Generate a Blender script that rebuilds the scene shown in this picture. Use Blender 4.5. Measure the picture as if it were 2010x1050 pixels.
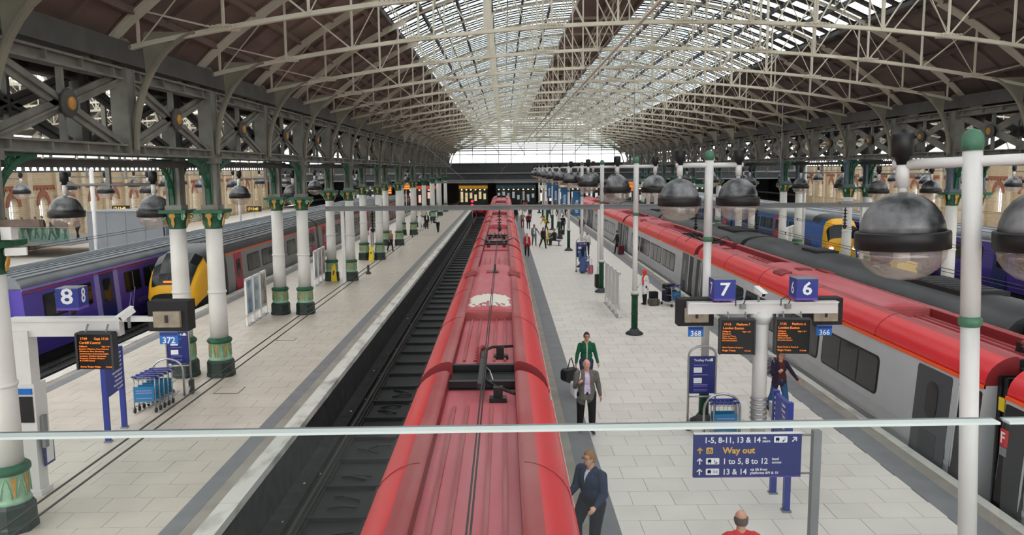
import bpy, bmesh, math, random
import numpy as np
from mathutils import Vector, Matrix

for _o in list(bpy.data.objects): bpy.data.objects.remove(_o)
RND = random.Random(11)
sc = bpy.context.scene
COL = sc.collection
PI = math.pi

# ------------------------------------------------------------------ camera, sky, exposure
CAM_H = 6.35
def make_camera():
    foc, pitch, yaw, roll = 1560.0, math.radians(7.092), math.radians(0.497), math.radians(0.4)
    fw = Vector((math.sin(yaw)*math.cos(pitch), math.cos(yaw)*math.cos(pitch), -math.sin(pitch)))
    r0 = Vector((math.cos(yaw), -math.sin(yaw), 0)); u0 = r0.cross(fw)
    c, s = math.cos(roll), math.sin(roll)
    r, u = r0*c - u0*s, r0*s + u0*c
    cd = bpy.data.cameras.new('camera'); co = bpy.data.objects.new('camera', cd); COL.objects.link(co)
    cd.sensor_width = 36.0; cd.lens = foc/2010*36.0; cd.clip_start = 0.05; cd.clip_end = 600
    m = Matrix.Identity(4)
    for i in range(3):
        m[i][0], m[i][1], m[i][2] = r[i], u[i], -fw[i]
    m[2][3] = CAM_H
    co.matrix_world = m
    sc.camera = co
make_camera()

world = bpy.data.worlds.new('overcast_sky'); sc.world = world; world.use_nodes = True
_bg = world.node_tree.nodes['Background']
_bg.inputs[0].default_value = (1.0, 0.985, 0.955, 1); _bg.inputs[1].default_value = 1.0
SKY = _bg
sc.view_settings.view_transform = 'Standard'; sc.view_settings.look = 'None'
sc.view_settings.gamma = 1.0; sc.view_settings.use_curve_mapping = False
sc.view_settings.exposure = 1.78
sc.cycles.max_bounces = 7; sc.cycles.diffuse_bounces = 4; sc.cycles.glossy_bounces = 2
sc.cycles.transparent_max_bounces = 12; sc.cycles.caustics_reflective = False; sc.cycles.caustics_refractive = False

# ------------------------------------------------------------------ helpers: colour, material
def lin(c):
    return tuple(((v/255)/12.92 if v/255 <= .04045 else ((v/255+.055)/1.055)**2.4) for v in c)
_MATS = {}
def M(name, rgb, rough=.55, metal=0., var=0., scale=3., bump=0., bscale=30., spec=.5, rgb2=None, emit=0., aniso=None, detail=5, lo=.35, hi=.65):
    if name in _MATS: return _MATS[name]
    m = bpy.data.materials.new(name); m.use_nodes = True
    nt = m.node_tree; p = nt.nodes['Principled BSDF']; N = nt.nodes.new; L = nt.links.new
    c = lin(rgb)
    p.inputs['Base Color'].default_value = (*c, 1); p.inputs['Roughness'].default_value = rough
    p.inputs['Metallic'].default_value = metal; p.inputs['Specular IOR Level'].default_value = spec
    if var or rgb2 or bump:
        geo = N('ShaderNodeNewGeometry'); mp = N('ShaderNodeMapping'); L(geo.outputs['Position'], mp.inputs[0])
        if aniso: mp.inputs['Scale'].default_value = aniso
    if var or rgb2:
        n = N('ShaderNodeTexNoise'); n.inputs['Scale'].default_value = scale; n.inputs['Detail'].default_value = detail
        L(mp.outputs[0], n.inputs['Vector'])
        r = N('ShaderNodeValToRGB'); r.color_ramp.elements[0].position = lo; r.color_ramp.elements[1].position = hi
        c2 = lin(rgb2) if rgb2 else c
        a = tuple(min(1, v*(1-var)) for v in c); b = tuple(min(1, v*(1+var)) for v in c2)
        r.color_ramp.elements[0].color = (*a, 1); r.color_ramp.elements[1].color = (*b, 1)
        L(n.outputs['Fac'], r.inputs[0]); L(r.outputs[0], p.inputs['Base Color'])
    if bump:
        n2 = N('ShaderNodeTexNoise'); n2.inputs['Scale'].default_value = bscale; n2.inputs['Detail'].default_value = 4
        L(mp.outputs[0], n2.inputs['Vector'])
        bp = N('ShaderNodeBump'); bp.inputs['Strength'].default_value = bump; bp.inputs['Distance'].default_value = .03
        L(n2.outputs['Fac'], bp.inputs['Height']); L(bp.outputs[0], p.inputs['Normal'])
    if emit:
        p.inputs['Emission Color'].default_value = (*c, 1); p.inputs['Emission Strength'].default_value = emit
    _MATS[name] = m
    return m
def glass_mat(name, tint, gloss=.06, haze=0., hazecol=(200, 205, 205), rough=.05, trans=0.):
    """Thin glass: tinted see-through sheet with a weak mirror coat and some dirt."""
    if name in _MATS: return _MATS[name]
    m = bpy.data.materials.new(name); m.use_nodes = True; nt = m.node_tree; nt.nodes.clear(); N = nt.nodes.new; L = nt.links.new
    out = N('ShaderNodeOutputMaterial'); t = N('ShaderNodeBsdfTransparent'); t.inputs[0].default_value = (*tint, 1)
    g = N('ShaderNodeBsdfGlossy'); g.inputs['Roughness'].default_value = rough
    mx = N('ShaderNodeMixShader'); mx.inputs[0].default_value = gloss
    L(t.outputs[0], mx.inputs[1]); L(g.outputs[0], mx.inputs[2]); last = mx
    if haze:
        d = N('ShaderNodeBsdfTranslucent' if trans else 'ShaderNodeBsdfDiffuse'); d.inputs[0].default_value = (*lin(hazecol), 1)
        geo = N('ShaderNodeNewGeometry'); n = N('ShaderNodeTexNoise'); n.inputs['Scale'].default_value = 1.1; n.inputs['Detail'].default_value = 6
        L(geo.outputs['Position'], n.inputs['Vector'])
        mr = N('ShaderNodeMapRange'); mr.inputs[1].default_value = .3; mr.inputs[2].default_value = .75
        mr.inputs[3].default_value = haze*.5; mr.inputs[4].default_value = min(1, haze*1.5); L(n.outputs['Fac'], mr.inputs[0])
        m2 = N('ShaderNodeMixShader'); L(mr.outputs[0], m2.inputs[0]); L(mx.outputs[0], m2.inputs[1]); L(d.outputs[0], m2.inputs[2]); last = m2
    L(last.outputs[0], out.inputs[0]); _MATS[name] = m
    return m

# ------------------------------------------------------------------ helpers: mesh building
class MB:
    def __init__(s): s.v = []; s.f = []; s.m = []; s.sm = []; s.cur = 0; s.smooth = False
    def add(s, vs, fs, mi=None, smooth=None):
        b = len(s.v); s.v.extend([tuple(x) for x in vs])
        for f in fs:
            s.f.append(tuple(b+i for i in f)); s.m.append(s.cur if mi is None else mi); s.sm.append(s.smooth if smooth is None else smooth)
        return s
    def box(s, c, d, rz=0., mi=None, M4=None):
        x, y, z = d[0]/2, d[1]/2, d[2]/2
        P = [(-x,-y,-z),(x,-y,-z),(x,y,-z),(-x,y,-z),(-x,-y,z),(x,-y,z),(x,y,z),(-x,y,z)]
        if M4 is not None: P = [tuple(M4 @ Vector(p)) for p in P]
        elif rz:
            k, n = math.cos(rz), math.sin(rz); P = [(p[0]*k-p[1]*n, p[0]*n+p[1]*k, p[2]) for p in P]
        P = [(p[0]+c[0], p[1]+c[1], p[2]+c[2]) for p in P]
        return s.add(P, [(0,3,2,1),(4,5,6,7),(0,1,5,4),(1,2,6,5),(2,3,7,6),(3,0,4,7)], mi, False)
    def b2(s, x0, x1, y0, y1, z0, z1, mi=None):
        return s.box(((x0+x1)/2, (y0+y1)/2, (z0+z1)/2), (abs(x1-x0), abs(y1-y0), abs(z1-z0)), mi=mi)
    def bar(s, p, q, w, h, up=(0,0,1), mi=None):
        p, q = Vector(p), Vector(q); d = (q-p)
        if d.length < 1e-6: return s
        d.normalize(); u = Vector(up)
        if abs(d.dot(u)) > .98: u = Vector((0,1,0)) if abs(d.y) < .9 else Vector((1,0,0))
        a = d.cross(u).normalized(); b = a.cross(d).normalized()
        P = []
        for e in (p, q):
            for i, j in ((-1,-1),(1,-1),(1,1),(-1,1)): P.append(e + a*(i*w/2) + b*(j*h/2))
        return s.add(P, [(0,3,2,1),(4,5,6,7),(0,1,5,4),(1,2,6,5),(2,3,7,6),(3,0,4,7)], mi, False)
    def tube(s, pts, r, seg=8, mi=None, caps=True, closed=False):
        pts = [Vector(p) for p in pts]; n = len(pts)
        rs = r if isinstance(r, (list, tuple)) else [r]*n
        rings = []; prev = None
        for i, p in enumerate(pts):
            if closed: d = pts[(i+1) % n]-pts[i-1]
            else: d = pts[min(i+1, n-1)]-pts[max(i-1, 0)]
            d.normalize()
            if prev is None:
                u = Vector((0,0,1)) if abs(d.z) < .9 else Vector((1,0,0))
                a = d.cross(u).normalized()
            else:
                a = prev - d*prev.dot(d)
                a = a.normalized() if a.length > 1e-6 else d.orthogonal().normalized()
            prev = a; b = d.cross(a)
            rings.append([p + a*(rs[i]*math.cos(2*PI*k/seg)) + b*(rs[i]*math.sin(2*PI*k/seg)) for k in range(seg)])
        vs = [v for ring in rings for v in ring]; fs = []
        for i in range(n if closed else n-1):
            j = (i+1) % n
            for k in range(seg):
                k2 = (k+1) % seg; fs.append((i*seg+k, i*seg+k2, j*seg+k2, j*seg+k))
        if caps and not closed:
            fs.append(tuple(range(seg-1, -1, -1))); fs.append(tuple((n-1)*seg+k for k in range(seg)))
        s.add(vs, fs, mi, True); return s
    def cyl(s, p, q, r, r2=None, seg=12, mi=None):
        return s.tube([p, q], [r, r if r2 is None else r2], seg, mi)
    def lathe(s, prof, seg=16, c=(0,0,0), mi=None, smooth=True, phase=0., cap=True):
        vs = []; fs = []; n = len(prof)
        for r, z in prof:
            for k in range(seg):
                a = 2*PI*k/seg+phase; vs.append((c[0]+r*math.cos(a), c[1]+r*math.sin(a), c[2]+z))
        for i in range(n-1):
            for k in range(seg):
                k2 = (k+1) % seg; fs.append((i*seg+k, i*seg+k2, (i+1)*seg+k2, (i+1)*seg+k))
        if cap:
            if prof[0][0] > 1e-4: fs.append(tuple(range(seg-1, -1, -1)))
            if prof[-1][0] > 1e-4: fs.append(tuple((n-1)*seg+k for k in range(seg)))
        return s.add(vs, fs, mi, smooth)
    def ell(s, c, r, seg=12, rings=8, mi=None, rz=0.):
        vs = [(0,0,-1)]; fs = []
        for i in range(1, rings):
            t = -PI/2+PI*i/rings
            for k in range(seg):
                a = 2*PI*k/seg; vs.append((math.cos(t)*math.cos(a), math.cos(t)*math.sin(a), math.sin(t)))
        vs.append((0,0,1)); top = len(vs)-1
        for k in range(seg): fs.append((0, 1+(k+1) % seg, 1+k)); fs.append((top, 1+(rings-2)*seg+k, 1+(rings-2)*seg+(k+1) % seg))
        for i in range(rings-2):
            for k in range(seg):
                k2 = (k+1) % seg; fs.append((1+i*seg+k, 1+i*seg+k2, 1+(i+1)*seg+k2, 1+(i+1)*seg+k))
        co, si = math.cos(rz), math.sin(rz)
        P = [(c[0]+r[0]*x*co-r[1]*y*si, c[1]+r[0]*x*si+r[1]*y*co, c[2]+r[2]*z) for x, y, z in vs]
        return s.add(P, fs, mi, True)
    def prism_y(s, prof, y0, y1, mi=None, smooth=False):
        """closed polygon of (x,z), counter-clockwise seen from -y, swept from y0 to y1"""
        n = len(prof); vs = [(x, y0, z) for x, z in prof]+[(x, y1, z) for x, z in prof]
        fs = [(i, (i+1) % n, n+(i+1) % n, n+i) for i in range(n)]
        s.add(vs, fs, mi, smooth); s.add([vs[i] for i in range(n)], [tuple(range(n-1, -1, -1))], mi, False)
        s.add([vs[n+i] for i in range(n)], [tuple(range(n))], mi, False); return s
    def prism(s, prof, o, ax, ay, t, mi=None):
        """polygon prof (a,b) laid at o along unit axes ax, ay, thickness t along ax x ay"""
        o, ax, ay = Vector(o), Vector(ax), Vector(ay); nn = ax.cross(ay).normalized()*t; n = len(prof)
        A = [o+ax*a+ay*b for a, b in prof]; B = [p+nn for p in A]
        fs = [tuple(range(n-1, -1, -1)), tuple(range(n, 2*n))]+[(i, (i+1) % n, n+(i+1) % n, n+i) for i in range(n)]
        return s.add(A+B, fs, mi, False)
    def strip(s, a, b, mi=None, smooth=True):
        n = len(a); return s.add(list(a)+list(b), [(i, i+1, n+i+1, n+i) for i in range(n-1)], mi, smooth)
    def build(s, name, mats, parent=None, loc=None, rz=0., recalc=True):
        me = bpy.data.meshes.new(name); me.from_pydata(s.v, [], s.f)
        for x in (mats if isinstance(mats, (list, tuple)) else [mats]): me.materials.append(x)
        me.polygons.foreach_set('material_index', s.m); me.polygons.foreach_set('use_smooth', s.sm)
        if recalc:
            b = bmesh.new(); b.from_mesh(me); bmesh.ops.recalc_face_normals(b, faces=b.faces); b.to_mesh(me); b.free()
        me.update()
        return put(name, me, parent, loc, rz)
_KIDS = {}
def put(name, me, parent=None, loc=None, rz=0., rot=None):
    o = bpy.data.objects.new(name, me); COL.objects.link(o)
    if parent is not None: o.parent = parent; _KIDS.setdefault(parent.name, []).append(o)
    if loc is not None: o.location = loc
    if rz: o.rotation_euler = (0, 0, rz)
    if rot: o.rotation_euler = rot
    return o
def tag(o, label, cat, group=None, kind=None):
    if label: o['label'] = label
    if cat: o['category'] = cat
    if group: o['group'] = group
    if kind: o['kind'] = kind
    return o
def thing(name, label, cat, loc=(0,0,0), rz=0., group=None, kind=None):
    o = bpy.data.objects.new(name, None); COL.objects.link(o); o.location = loc; o.rotation_euler = (0, 0, rz)
    o.empty_display_size = .2
    return tag(o, label, cat, group, kind)
def kids(o): return [k for k in _KIDS.get(o.name, [])]
def copy_tree(o, parent=None, loc=None, rz=None, label=None, group=None):
    c = o.copy(); COL.objects.link(c); c.parent = parent
    if parent is not None: _KIDS.setdefault(parent.name, []).append(c)
    if loc is not None: c.location = loc
    if rz is not None: c.rotation_euler = (0, 0, rz)
    if label: c['label'] = label
    if group: c['group'] = group
    for ch in kids(o): copy_tree(ch, c)
    return c
def rrect(w, h, r, n=4, cx=0., cy=0.):
    out = []
    for sx, sy, a0 in ((1,1,0),(-1,1,PI/2),(-1,-1,PI),(1,-1,3*PI/2)):
        for k in range(n+1):
            a = a0+PI/2*k/n; out.append((cx+sx*(w/2-r)+r*math.cos(a), cy+sy*(h/2-r)+r*math.sin(a)))
    return out
def text(body, size, mat, parent, loc, rot=(PI/2, 0, 0), name='lettering', align='LEFT', sx=1., bold=0., spacing=1.):
    cu = bpy.data.curves.new(name, 'FONT'); cu.body = body; cu.size = size; cu.align_x = align; cu.resolution_u = 2
    cu.offset = bold; cu.extrude = .0015; cu.space_character = spacing; cu.space_line = .95
    tmp = bpy.data.objects.new('tmp_text', cu)
    me = bpy.data.meshes.new_from_object(tmp); me.name = name; me.materials.clear(); me.materials.append(mat)
    bpy.data.objects.remove(tmp); bpy.data.curves.remove(cu)
    o = put(name, me, parent, loc, rot=rot); o.scale = (sx, 1, 1)
    return o
ORD = ['nearest', 'second', 'third', 'fourth', 'fifth', 'sixth', 'seventh', 'eighth', 'ninth', 'tenth', 'eleventh', 'twelfth', 'thirteenth', 'fourteenth', 'fifteenth', 'sixteenth', 'seventeenth', 'eighteenth',
       'nineteenth', 'twentieth', 'twenty-first', 'twenty-second', 'twenty-third', 'twenty-fourth', 'twenty-fifth', 'twenty-sixth', 'twenty-seventh', 'twenty-eighth', 'twenty-ninth', 'thirtieth']

# ------------------------------------------------------------------ materials
m_tile = M('pale_paving', (226, 220, 213), .38, var=.05, scale=.7, bump=.05, bscale=60)
m_tile2 = M('pale_paving_warm', (221, 215, 207), .4, var=.06, scale=.9)
m_tile3 = M('beige_paving', (196, 186, 173), .45, var=.07, scale=.8, bump=.05, bscale=60)
m_joint = M('paving_joint', (164, 158, 150), .8)
m_coping = M('worn_white_edge', (214, 212, 205), .7, rgb2=(150, 146, 138), scale=2.4, lo=.5, hi=.75, aniso=(1, .35, 1))
m_beige = M('edge_flagstone', (150, 143, 134), .7, var=.12, scale=1.5)
m_grey = M('grey_tactile_strip', (122, 122, 126), .7, var=.08, scale=2)
m_platwall = M('platform_wall_brick', (42, 41, 42), .9, var=.4, scale=2.5, bump=.3, bscale=8)
m_bed = M('oily_track_bed', (30, 30, 32), .85, rgb2=(58, 57, 57), scale=2.2, bump=.6, bscale=9, lo=.4, hi=.8)
m_ballast = M('grey_ballast', (74, 76, 76), .9, rgb2=(28, 29, 30), scale=9, bump=.8, bscale=14)
m_tray = M('black_tray', (20, 23, 26), .45, var=.4, scale=4)
m_rail = M('steel_rail', (96, 92, 88), .4, .7)
m_debris = M('black_debris', (12, 13, 15), .5)
m_litter = M('white_litter', (215, 213, 208), .7)
m_steelw = M('off_white_steel', (205, 201, 184), .6, rgb2=(176, 168, 148), scale=.9, lo=.45, hi=.8)
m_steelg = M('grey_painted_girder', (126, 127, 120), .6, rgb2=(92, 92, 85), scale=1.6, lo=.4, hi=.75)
m_steelk = M('shade_toned_ribs', (136, 133, 118), .6, rgb2=(116, 114, 102), scale=1.2, lo=.4, hi=.75)  # olive grey puts the shade at the arch springing into the steel colour
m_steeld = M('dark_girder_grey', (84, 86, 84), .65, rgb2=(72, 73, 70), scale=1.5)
m_blue = M('slate_blue_iron', (92, 108, 118), .6, var=.15, scale=2)
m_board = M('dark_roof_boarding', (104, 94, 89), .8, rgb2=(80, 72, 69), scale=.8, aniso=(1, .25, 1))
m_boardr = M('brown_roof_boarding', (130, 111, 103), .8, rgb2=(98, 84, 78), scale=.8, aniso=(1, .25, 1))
m_gutter = M('roof_gutter_grey', (70, 72, 72), .7, var=.2, scale=1)
m_colw = M('white_column_paint', (214, 213, 209), .45, var=.04, scale=1.2)
m_colg = M('bottle_green_iron', (24, 84, 58), .5, var=.25, scale=6)
m_collg = M('sage_green_band', (140, 178, 150), .5, var=.15, scale=7)
m_cold = M('dark_green_plinth', (32, 50, 45), .5, var=.3, scale=3)
m_gold = M('gold_leaf_paint', (190, 140, 62), .5, var=.15, scale=10)
m_polew = M('white_pole_paint', (214, 214, 213), .4, var=.03, scale=3)
m_black = M('black_plastic', (16, 17, 19), .45)
m_blackm = M('matt_black', (22, 23, 25), .7, var=.25, scale=3)
m_dkgrey = M('dark_grey', (52, 54, 58), .6, var=.15, scale=2)
m_grey1 = M('mid_grey_paint', (128, 132, 134), .5, var=.06, scale=2)
m_white = M('white_paint', (226, 226, 224), .45)
m_chrome = M('brushed_steel', (178, 180, 184), .32, .85)
m_sblue = M('sign_blue', (34, 52, 140), .4)
m_nblue = M('navy_sign_blue', (24, 38, 112), .4)
m_tblue = M('ticket_blue', (10, 104, 190), .4)
m_violet = M('violet_edge', (104, 70, 170), .4)
m_ltxt = M('white_lettering', (232, 236, 240), .5)
m_ytxt = M('ochre_lettering', (214, 170, 60), .5)
m_orange = M('orange_led', (255, 138, 44), .5, emit=.24)
m_amber = M('amber_led', (255, 196, 80), .5, emit=.35)
m_yellow = M('safety_yellow', (232, 202, 30), .5)
m_red = M('bright_red_paint', (206, 28, 40), .5)
m_redled = M('red_signal_light', (255, 20, 40), .4, emit=2.5)
# ================================================================== THE SETTING
YN, YF = 4.0, 126.0          # platform ends
XC, HS = 5.4, 14.85          # main roof: middle and half span
Y0, BAY = 13.7, 10.65        # first column row and bay length
HB = BAY/2
TRK = {'a': -0.44, 'a2': -3.65, 'b': 10.65, 'c': 14.05, 'd': -15.85, 'e': -19.15, 'f': 25.95, 'g': 29.2}

def brick_mat(name, c1, c2, cm, bw, bh, mortar=.012, rough=.4, axes='xy', bump=.1):
    m = bpy.data.materials.new(name); m.use_nodes = True; nt = m.node_tree; N = nt.nodes.new; L = nt.links.new
    p = nt.nodes['Principled BSDF']; geo = N('ShaderNodeNewGeometry'); sp = N('ShaderNodeSeparateXYZ'); cb = N('ShaderNodeCombineXYZ')
    L(geo.outputs['Position'], sp.inputs[0]); L(sp.outputs['xyz'.index(axes[0])], cb.inputs[0]); L(sp.outputs['xyz'.index(axes[1])], cb.inputs[1])
    b = N('ShaderNodeTexBrick'); b.inputs['Scale'].default_value = 1.0; b.inputs['Brick Width'].default_value = bw; b.inputs['Row Height'].default_value = bh
    b.inputs['Mortar Size'].default_value = mortar; b.inputs['Color1'].default_value = (*lin(c1), 1); b.inputs['Color2'].default_value = (*lin(c2), 1); b.inputs['Mortar'].default_value = (*lin(cm), 1)
    L(cb.outputs[0], b.inputs['Vector']); L(b.outputs['Color'], p.inputs['Base Color']); p.inputs['Roughness'].default_value = rough
    if bump:
        bp = N('ShaderNodeBump'); bp.inputs['Strength'].default_value = bump; bp.inputs['Distance'].default_value = .02; bp.invert = True
        L(b.outputs['Fac'], bp.inputs['Height']); L(bp.outputs[0], p.inputs['Normal'])
    return m
m_pave_far = brick_mat('pale_paving_far', (226, 220, 213), (220, 214, 207), (196, 191, 184), .75, .6)
m_pave_far2 = brick_mat('beige_paving_far', (196, 186, 173), (190, 180, 167), (164, 156, 146), .75, .6)

# ground under everything
tag(MB().b2(-60, 70, -40, 170, -1.6, -1.2).build('ground', m_bed), 'dark oily track bed between the platforms', 'track bed', kind='structure')

def platform(x0, x1, ends, label, mfar, mnear, ntile=True, ty=(12.6, 34.), strips=None):
    """platform deck with white edge, flagstone strip and grey strip on the sides listed in ends"""
    root = thing('floor', label, 'platform', kind='structure')
    MB().b2(x0+.03, x1-.03, YN, YF, -1.25, -.05).build('platform_wall', m_platwall, root)
    a, b = x0, x1
    for s, e in ((1, x0), (-1, x1)):
        if s not in ends: continue
        w1, w2, w3 = (strips or {}).get(s, (.38, .64, 1.0))
        L = 1.33
        n = int((38-8)/L)
        st = MB(); st.b2(min(e, e+s*w1), max(e, e+s*w1), -L/2+.006, L/2-.006, -.16, .012); me = None
        for i in range(n):
            y = 8+L*(i+.5)
            if me is None:
                o = st.build('coping_stone', m_coping, root, loc=(0, y, 0)); me = o.data
            else: put('coping_stone', me, root, (0, y, RND.uniform(-.004, .004)))
        for q0, q1 in ((YN, 8), (8+L*n, YF)): MB().b2(min(e, e+s*w1), max(e, e+s*w1), q0, q1, -.16, .012).build('coping_edge', m_coping, root)
        MB().b2(min(e+s*w1, e+s*w2), max(e+s*w1, e+s*w2), YN, YF, -.12, 0).build('flagstone_strip', m_beige, root)
        MB().b2(min(e+s*w2, e+s*w3), max(e+s*w2, e+s*w3), YN, YF, -.12, .004).build('grey_strip', m_grey, root)
        if s > 0: a = x0+w3
        else: b = x1-w3
    if not ntile:
        MB().b2(a, b, YN, YF, -.1, 0).build('paving', mfar, root); return root
    MB().b2(a, b, YN, ty[0], -.1, 0).build('paving', mfar, root)
    MB().b2(a, b, ty[1], YF, -.1, 0).build('paving', mfar, root)
    MB().b2(a, b, ty[0], ty[1], -.1, -.012).build('paving_bed', m_joint, root)
    # single slabs in running bond
    w, h, g = .8, .66, .012
    rows = int(round((ty[1]-ty[0])/h)); h = (ty[1]-ty[0])/rows
    cache = {}
    for r in range(rows):
        x = a-(w*.5 if r % 2 else 0)
        while x < b-.01:
            p0, p1 = max(x, a), min(x+w, b)
            ww = round(p1-p0, 3)
            if ww > .06:
                mi = RND.choice(mnear)
                key = (ww, mi.name)
                if key not in cache:
                    t = MB(); t.b2(-ww/2+g/2, ww/2-g/2, -h/2+g/2, h/2-g/2, -.03, 0)
                    cache[key] = t.build('paving_slab', mi, root, loc=((p0+p1)/2, ty[0]+h*(r+.5), 0)).data
                else: put('paving_slab', cache[key], root, ((p0+p1)/2, ty[0]+h*(r+.5), RND.uniform(-.0015, .0015)))
            x += w
    return root
platform(1.1, 9.15, (1, -1), 'pale paved island platform between the two red trains', m_pave_far, [m_tile, m_tile, m_tile2], ty=(12.4, 38.), strips={1: (.18, .38, .9), -1: (.22, .52, 1.12)})
platform(-14.3, -5.15, (1, -1), 'beige paved platform with twin white columns', m_pave_far2, [m_tile3, m_tile3, m_tile3], ty=(13., 36.))
platform(15.75, 24.35, (1, -1), 'platform behind the black roofed train', m_pave_far, None, False)
platform(-38.5, -20.85, (-1,), 'platform along the arched brick wall beyond the purple train', m_pave_far, None, False)
platform(30.9, 49.3, (1,), 'platform along the arched brick wall beyond the blue train', m_pave_far, None, False)
tag(MB().b2(-38.5, 49.3, YF, 152, -.3, 0).build('floor', m_pave_far), 'pale concourse floor at the platform ends', 'floor', kind='structure')

# ------------------------------------------------------------------ tracks
def track(x, label, trays=False, bed=None):
    root = thing('railway_track', label, 'track', (x, 0, -1.2), kind='structure')
    for s in (-1, 1):
        r = MB(); r.b2(s*.75-.06, s*.75+.06, -14, 124, .10, .13); r.b2(s*.75-.012, s*.75+.012, -14, 124, .13, .24); r.b2(s*.75-.035, s*.75+.035, -14, 124, .24, .29)
        r.build('rail', m_rail, root)
    if bed: MB().b2(-1.5, 1.5, -14, 124, 0, .07).build('ballast', bed, root)
    if trays:
        L = 1.72; me = None; me2 = []
        t = MB(); t.b2(-.64, .64, -L/2+.03, L/2-.03, .05, .10); t.b2(-.64, .64, L/2-.12, L/2-.03, .10, .19)
        t.b2(-.64, -.58, -L/2+.03, L/2-.12, .10, .16); t.b2(.58, .64, -L/2+.03, L/2-.12, .10, .16)
        for i in range(63):
            y = 12+L*i
            if me is None: o = t.build('drip_tray', m_tray, root, loc=(0, y, 0)); me = o.data
            else: o = put('drip_tray', me, root, (0, y, 0))
            if i < 9:
                for j in range(2):
                    d = MB(); p = [(-.3, 0, 0), (-.05, .05, .02), (.1, -.04, .05), (.34, .02, 0)]
                    for q in range(3): d.bar(p[q], p[q+1], .07, .03)
                    d.build('bent_plate', m_debris, o, (RND.uniform(-.15, .2), RND.uniform(-.5, .4), .125), RND.uniform(-.6, .6))
        for s in (-1, 1):
            g = MB(); g.b2(s*1.05-.05, s*1.05+.05, -14, 124, .02, .16); g.build('side_beam', m_blackm, root)
        for i in range(26):
            MB().box((0, 0, 0), (.055, .04, .02), RND.uniform(0, 3)).build('litter_scrap', m_litter, root, (-RND.uniform(.98, 1.45), 13+RND.uniform(0, 40), .05))
    return root
track(TRK['a2'], 'track with black drip trays beside the red train', True)
track(TRK['a'], 'track under the red train in the middle')
track(TRK['b'], 'track under the red and silver train')
track(TRK['c'], 'track under the black roofed train', bed=m_ballast)
track(TRK['d'], 'ballasted track under the yellow nosed train', bed=m_ballast)
track(TRK['e'], 'track under the purple train', bed=m_ballast)
track(TRK['f'], 'track under the blue train with the yellow front', bed=m_ballast)
track(TRK['g'], 'outer track beside the far arched wall', bed=m_ballast)
# buffer stops at the concourse end
for k, lb in (('a2', 'red buffer stop at the end of the empty track'),):
    b = thing('buffer_stop', lb, 'buffer stop', (TRK[k], 121.5, -1.13))
    MB().b2(-1.3, 1.3, -.1, .1, .9, 1.25).build('buffer_beam', m_red, b)
    for s in (-1, 1):
        MB().bar((s*.7, 0, 0), (s*.7, 0, 1.1), .16, .16).bar((s*.7, 1.6, 0), (s*.7, .1, 1.0), .14, .14).build('buffer_strut', m_red, b)
        MB().cyl((s*.6, -.1, 1.05), (s*.6, -.5, 1.05), .16).build('buffer_head', m_black, b)

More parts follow.
